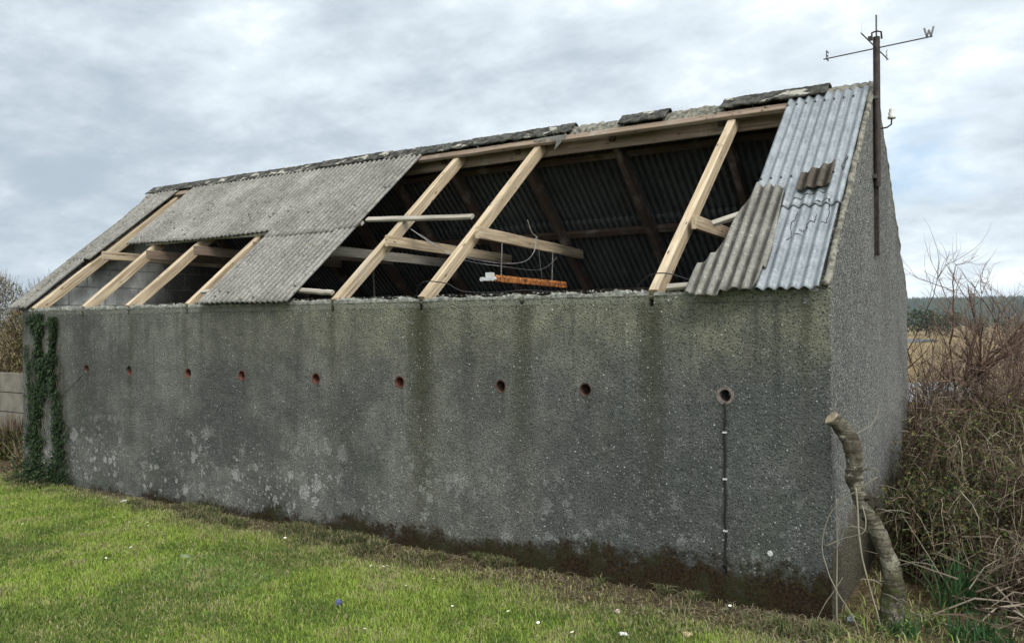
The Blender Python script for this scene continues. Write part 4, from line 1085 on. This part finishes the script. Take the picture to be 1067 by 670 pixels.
def wall_grass(n, seed):
    r_ = np.random.default_rng(seed); x = r_.uniform(-8.9, .1, n); y = -np.abs(r_.normal(0, .16, n)) - .01
    keep = (vfb(x, y, 3.2, 21) > .54) & (vfb(x, y, 9, 22) > .42); x, y = x[keep], y[keep]; n = len(x)
    h = r_.uniform(.025, .085, n); a = r_.uniform(0, 2 * np.pi, n); lean = r_.uniform(.3, 1.5, n); w = .0022 * r_.uniform(.6, 1.4, n)
    tone = np.where(r_.random(n) < .55, r_.uniform(.45, .75, n), r_.uniform(0, .3, n)); dx, dy = np.cos(a), np.sin(a); V = np.zeros((n, 5, 3))
    y = np.minimum(y, -.012)
    V[:, 0] = np.stack([x + dy * w, y - dx * w, 0 * x - .004], 1); V[:, 1] = np.stack([x - dy * w, y + dx * w, 0 * x - .004], 1)
    V[:, 2] = np.stack([x + dx * lean * h * .35 + dy * w, y + dy * lean * h * .35 - dx * w, h * .65], 1); V[:, 3] = np.stack([x + dx * lean * h * .35 - dy * w, y + dy * lean * h * .35 + dx * w, h * .65], 1)
    V[:, 4] = np.stack([x + dx * lean * h, np.minimum(y + dy * lean * h, -.006), h * (1 - .25 * lean)], 1)
    b = np.arange(n)[:, None] * 5; F = np.concatenate([b + [0, 1, 3], b + [0, 3, 2], b + [2, 3, 4]])
    tag(npmesh('wall_foot_grass', V.reshape(-1, 3), F, wgm, np.repeat(tone, 5)), 'scattered longer grass growing out of the litter against the wall foot', 'grass', kind='stuff')
wgm = leafy('wall_foot_blades', [(.24, .20, .12), (.12, .10, .05), (.05, .08, .02), (.085, .12, .03)], .7, .2)
wall_grass(60000, 15)
# straw litter at the wall foot
random.seed(77)
strawm = leafy('dead_straw', [(.05, .036, .022), (.115, .09, .055), (.28, .24, .17)], .9, 0)
mb = MB()
for i in range(1900):
    x = -7.6 * random.random() ** 2.0 + .1; lim = -.12 - .38 * min(1, max(0, (x + 7) / 5))
    y = random.uniform(lim * 1.15, -.02); a = random.gauss(.2, 1.0); l = random.uniform(.02, .11) * (1 if random.random() < .9 else 1.8)
    d = Vector((math.cos(a), math.sin(a), random.gauss(.08, .2))); p = Vector((x, y, random.uniform(.002, .02)))
    q = p + d * l * .5 + Vector((0, 0, random.uniform(0, .02))); e = p + d * l; e.z = max(.003, e.z * .6)
    mb.tube([p, q, e], [.0012, .0016, .0008], 3, random.random(), cap=False)
tag(mb.build('dead_straw', strawm), 'loose dead straw and leaf litter along the foot of the wall', 'straw', kind='stuff')
# mossy clods in the litter strip
clodm = simple('mossy_earth_clods', (.075, .052, .03), .98, var=.6, sc=30, bump=.01, c2=(.02, .016, .009))
mb = MB()
for i in range(1500):
    x = -7.9 * random.random() ** 1.25 + .15; y = -abs(random.gauss(0, .12 + .10 * min(1, max(0, (x + 7) / 5)))) - .01; s_ = random.uniform(.006, .026) * (1.3 if y > -.1 else .8)
    bm = [Vector((random.gauss(0, 1), random.gauss(0, 1), random.gauss(0, 1))).normalized() * s_ for _ in range(1)]
    vs = [Vector((x, y, 0)) + Vector((s_ * math.cos(k * 1.257) * random.uniform(.7, 1.3), s_ * math.sin(k * 1.257) * random.uniform(.7, 1.3), -.003)) for k in range(5)] + [Vector((x + random.gauss(0, s_ * .3), y, s_ * random.uniform(.4, .9)))]
    mb.add(vs, [(k, (k + 1) % 5, 5) for k in range(5)])
tag(mb.build('earth_clods', clodm), 'crumbly brown earth and moss piled along the wall foot', 'earth', kind='stuff')

# daisies
DAIS = [(-5.63, -.41), (-5.53, -.7), (-5.41, -.6), (-5.3, -.67), (-4.96, -.41), (-4.74, -1.53), (-4.71, -1.41), (-3.9, -1.15), (-3.0, -.92), (-2.89, -.58), (-2.83, -.56), (-3.97, -.39), (-5.56, -.29), (-6.36, -.76), (-7.09, -.56), (-5.84, -.66), (-4.83, -1.18), (-4.78, -1.15), (-4.7, -.96), (-4.21, -1.31), (-6.25, -1.19), (-2.14, -1.5), (-2.81, -.53), (-2.44, -.78), (-2.34, -.61), (-2.1, -.65), (-1.96, -.93), (-1.61, -.84), (-1.38, -.9), (-1.13, -.95), (-.55, -.1)]
petal = simple('white_petals', (.80, .80, .78), .6, var=.05); yol = simple('yellow_floret', (.65, .45, .04), .8); stg = simple('green_stem', (.06, .11, .03), .7)
d0 = empty('daisy', (0, 0, 0), 'x', 'daisy', 'white daisies scattered over the lawn')
mb = MB()
for k in range(12):
    a = k * math.pi / 6; d = Vector((math.cos(a), math.sin(a), .25)); sd = Vector((-math.sin(a), math.cos(a), 0)); c = Vector((0, 0, .036))
    mb.add([c + d * .002 - sd * .0015, c + d * .008 - sd * .0026, c + d * .0125, c + d * .008 + sd * .0026, c + d * .002 + sd * .0015], [(0, 1, 2, 3, 4)])
p1 = mb.build('petals', petal, d0)
mb = MB(); mb.tube([(0, 0, .034), (0, 0, .038), (0, 0, .040)], [.003, .0038, .002], 8); p2 = mb.build('floret', yol, d0)
mb = MB(); mb.tube([(0, 0, -.005), (.002, .001, .018), (0, 0, .035)], .001, 4); p3 = mb.build('flower_stem', stg, d0)
for i, (x, y) in enumerate(DAIS):
    if i == 0: t = d0
    else:
        t = d0.copy(); col.objects.link(t)
        for ch in (p1, p2, p3): c = ch.copy(); col.objects.link(c); c.parent = t
    t.location = (x, y, 0); t.rotation_euler = (random.uniform(.1, .5), random.uniform(-.25, .25), random.uniform(0, 6)); s_ = random.uniform(.65, 1.05); t.scale = (s_,) * 3
    t['label'] = 'small white daisy in the short grass of the lawn' if y < -.3 else 'daisy'
    t['label'] = 'small white daisy growing in the lawn'
d_last = [o for o in col.objects if o.name.startswith('daisy') and o.location.x > -.6 and o.type == 'EMPTY'][0]
d_last['label'] = 'lone daisy hard against the wall foot below the black cable'
# stones and litter
def stone(loc, s, label, mat, name='stone', cat='stone', seed=0):
    bm = bmesh.new(); bmesh.ops.create_icosphere(bm, subdivisions=3, radius=1)
    for v in bm.verts:
        k = 1 + .35 * fb(v.co.x * 1.3 + seed, v.co.y * 1.3, v.co.z * 1.3 + seed); v.co = Vector((v.co.x * s[0] * k, v.co.y * s[1] * k, v.co.z * s[2] * k))
    me = bpy.data.meshes.new(name); bm.to_mesh(me); bm.free(); me.materials.append(mat)
    o = bpy.data.objects.new(name, me); col.objects.link(o); o.location = loc; return tag(o, label, cat)
stone((-6.39, -.19, .012), (.045, .03, .018), 'white stone at the wall foot near the ivy', simple('white_stone', (.62, .61, .57), .9), seed=1)
stone((-4.28, -1.06, .008), (.05, .03, .014), 'flat grey green stone lying in the open lawn', simple('grey_green_stone', (.26, .28, .22), .9), seed=2)
stone((-1.09, -.49, .010), (.022, .018, .016), 'pinkish pebble in the straw along the wall', simple('pink_stone', (.52, .40, .33), .9), seed=3)
stone((-.62, -.61, .008), (.03, .02, .014), 'tan stone in the grass near the bottom edge', simple('tan_stone', (.50, .38, .22), .9), seed=4)
stone((-.30, -.35, .008), (.02, .016, .012), 'brown pebble left of the barn corner', simple('brown_stone', (.28, .21, .15), .9), seed=6)
def crumple(loc, r, mat, name, label, cat, seed):
    bm = bmesh.new(); bmesh.ops.create_icosphere(bm, subdivisions=3, radius=r)
    for v in bm.verts: v.co *= 1 + .55 * mn.noise(v.co * (2.2 / r) + Vector((seed, 0, 0)))
    me = bpy.data.meshes.new(name); bm.to_mesh(me); bm.free(); me.materials.append(mat)
    o = bpy.data.objects.new(name, me); col.objects.link(o); o.location = loc; return tag(o, label, cat)
crumple((-2.59, -1.23, .018), .02, simple('blue_plastic', (.075, .085, .17), .4), 'plastic_scrap', 'crumpled blue plastic scrap lying in the lawn', 'litter', 3)
crumple((.10, -.02, .045), .021, simple('foil', (.45, .46, .50), .35, .4, var=.6, sc=60), 'foil_ball', 'crumpled silvery foil ball at the foot of the barn corner', 'litter', 5)
o = crumple((-.92, -.78, .010), .02, simple('white_paper', (.75, .74, .70), .7), 'paper_scrap', 'small white paper scrap in the grass near the bottom edge', 'litter', 8); o.scale = (1.4, .8, .4)

# ================================================================== SKY, SUN, CAMERA
SE, SAZ = R(46), R(128)       # elevation ; azimuth clockwise from +Y
w = bpy.data.worlds.new('World'); scn.world = w; w.use_nodes = True; nt = w.node_tree; nt.nodes.clear()
class GW(G):
    def __init__(s): s.t = nt; s.tc = s.n('ShaderNodeTexCoord'); s.P = s.tc.outputs['Generated']
g = GW()
out = g.n('ShaderNodeOutputWorld'); bg = g.n('ShaderNodeBackground'); g.l(bg.outputs[0], out.inputs[0]); bg.inputs[1].default_value = .1
sky = g.n('ShaderNodeTexSky'); sky.sky_type = 'NISHITA'; sky.sun_disc = False; sky.sun_elevation = SE; sky.sun_rotation = SAZ; sky.air_density = 1.2; sky.dust_density = 1.5
x, y, z = g.xyz()
den = g.m_('ADD', g.m_('MAXIMUM', z, 0.), .34)
cb = g.n('ShaderNodeCombineXYZ'); g.l(g.m_('DIVIDE', x, den), cb.inputs[0]); g.l(g.m_('DIVIDE', y, den), cb.inputs[1]); g.l(g.m_('MULTIPLY', z, 2.), cb.inputs[2])
PP = cb.outputs[0]
n1 = g.noise(1.25, 8, .62, P=g.vec((1, 1, 1), (3.1, .7, 0), PP), dist=.1)
n2 = g.noise(3.8, 7, .62, P=g.vec((1, 1.2, 1), (1.0, 5.2, 0), PP), dist=.1)
nb = g.noise(.45, 3, .5, P=g.vec((1, 1, 1), (9, 2, 0), PP))
shade = g.m_('ADD', g.m_('MULTIPLY', n1, .55), g.m_('MULTIPLY', n2, .45))
# heavier, darker cloud bank low toward the -X side of the sky
bank = g.m_('MULTIPLY', g.map(x, -.35, -.95), g.map(z, .50, .05))
bright = g.m_('SUBTRACT', shade, g.m_('MULTIPLY', bank, .13))
cl = g.mix(g.map(bright, .30, .60), (3.3, 3.95, 4.6), (6.5, 7.15, 7.6))
cl = g.mix(g.map(g.m_('ADD', bright, g.m_('MULTIPLY', nb, .1)), .56, .70), cl, (8.8, 9.3, 9.6))
dv = g.n('ShaderNodeVectorMath'); dv.operation = 'DOT_PRODUCT'; g.l(g.P, dv.inputs[0]); dv.inputs[1].default_value = (-.05, .98, .19)
near_gap = g.map(dv.outputs['Value'], .988, 1., 0, .075)
gap = g.map(g.m_('ADD', near_gap, g.m_('ADD', g.m_('MULTIPLY', n1, .5), g.m_('MULTIPLY', nb, .5))), .55, .64)
skyc = g.mix(.55, sky.outputs[0], (3.2, 4.9, 7.2))
c = g.mix(g.m_('MULTIPLY', gap, .85), cl, skyc)
dt = g.n('ShaderNodeVectorMath'); dt.operation = 'DOT_PRODUCT'; g.l(g.P, dt.inputs[0])
dt.inputs[1].default_value = (math.sin(SAZ) * math.cos(SE), math.cos(SAZ) * math.cos(SE), math.sin(SE))
c = g.mix(1., c, g.mix(g.map(dt.outputs['Value'], .15, 1.), (.86, .86, .86), (2.4, 2.35, 2.25)), 'MULTIPLY')
g.l(c, bg.inputs[0])
sun = bpy.data.lights.new('sun', 'SUN'); sun.energy = 1.5; sun.angle = R(22); sun.color = (1, .97, .92)
so = bpy.data.objects.new('sun', sun); col.objects.link(so)
sd = Vector((math.sin(SAZ) * math.cos(SE), math.cos(SAZ) * math.cos(SE), math.sin(SE)))
so.rotation_euler = sd.to_track_quat('Z', 'Y').to_euler(); so.location = (5, -2, 8)

f, yaw, pitch, roll, cx, cy = 855.12, .5616293, .00098016, -.0076017, .94613, -4.85814
fwv = Vector((-math.sin(yaw) * math.cos(pitch), math.cos(yaw) * math.cos(pitch), math.sin(pitch)))
rt = Vector((math.cos(yaw), math.sin(yaw), 0)); up = rt.cross(fwv)
rt2 = rt * math.cos(roll) + up * math.sin(roll); up2 = -rt * math.sin(roll) + up * math.cos(roll)
cam = bpy.data.cameras.new('camera'); cam.sensor_width = 36; cam.lens = f / 1067 * 36; cam.clip_end = 6000; cam.clip_start = .05
co = bpy.data.objects.new('camera', cam); col.objects.link(co)
co.matrix_world = Matrix(((rt2.x, up2.x, -fwv.x, cx), (rt2.y, up2.y, -fwv.y, cy), (rt2.z, up2.z, -fwv.z, 1.7), (0, 0, 0, 1)))
scn.camera = co
scn.view_settings.view_transform = 'Standard'; scn.view_settings.look = 'None'; scn.view_settings.exposure = .72; scn.view_settings.gamma = 1

hz = bpy.data.materials.new('haze_air'); hz.use_nodes = True; t = hz.node_tree; t.nodes.clear()
o_ = t.nodes.new('ShaderNodeOutputMaterial'); v_ = t.nodes.new('ShaderNodeVolumePrincipled'); t.links.new(v_.outputs[0], o_.inputs['Volume'])
v_.inputs['Density'].default_value = .00014; v_.inputs['Color'].default_value = (.80, .88, .95, 1)
mb = MB(); mb.box((0, 300, 42), (5600, 6200, 100)); tag(mb.build('haze', hz), kind='stuff')
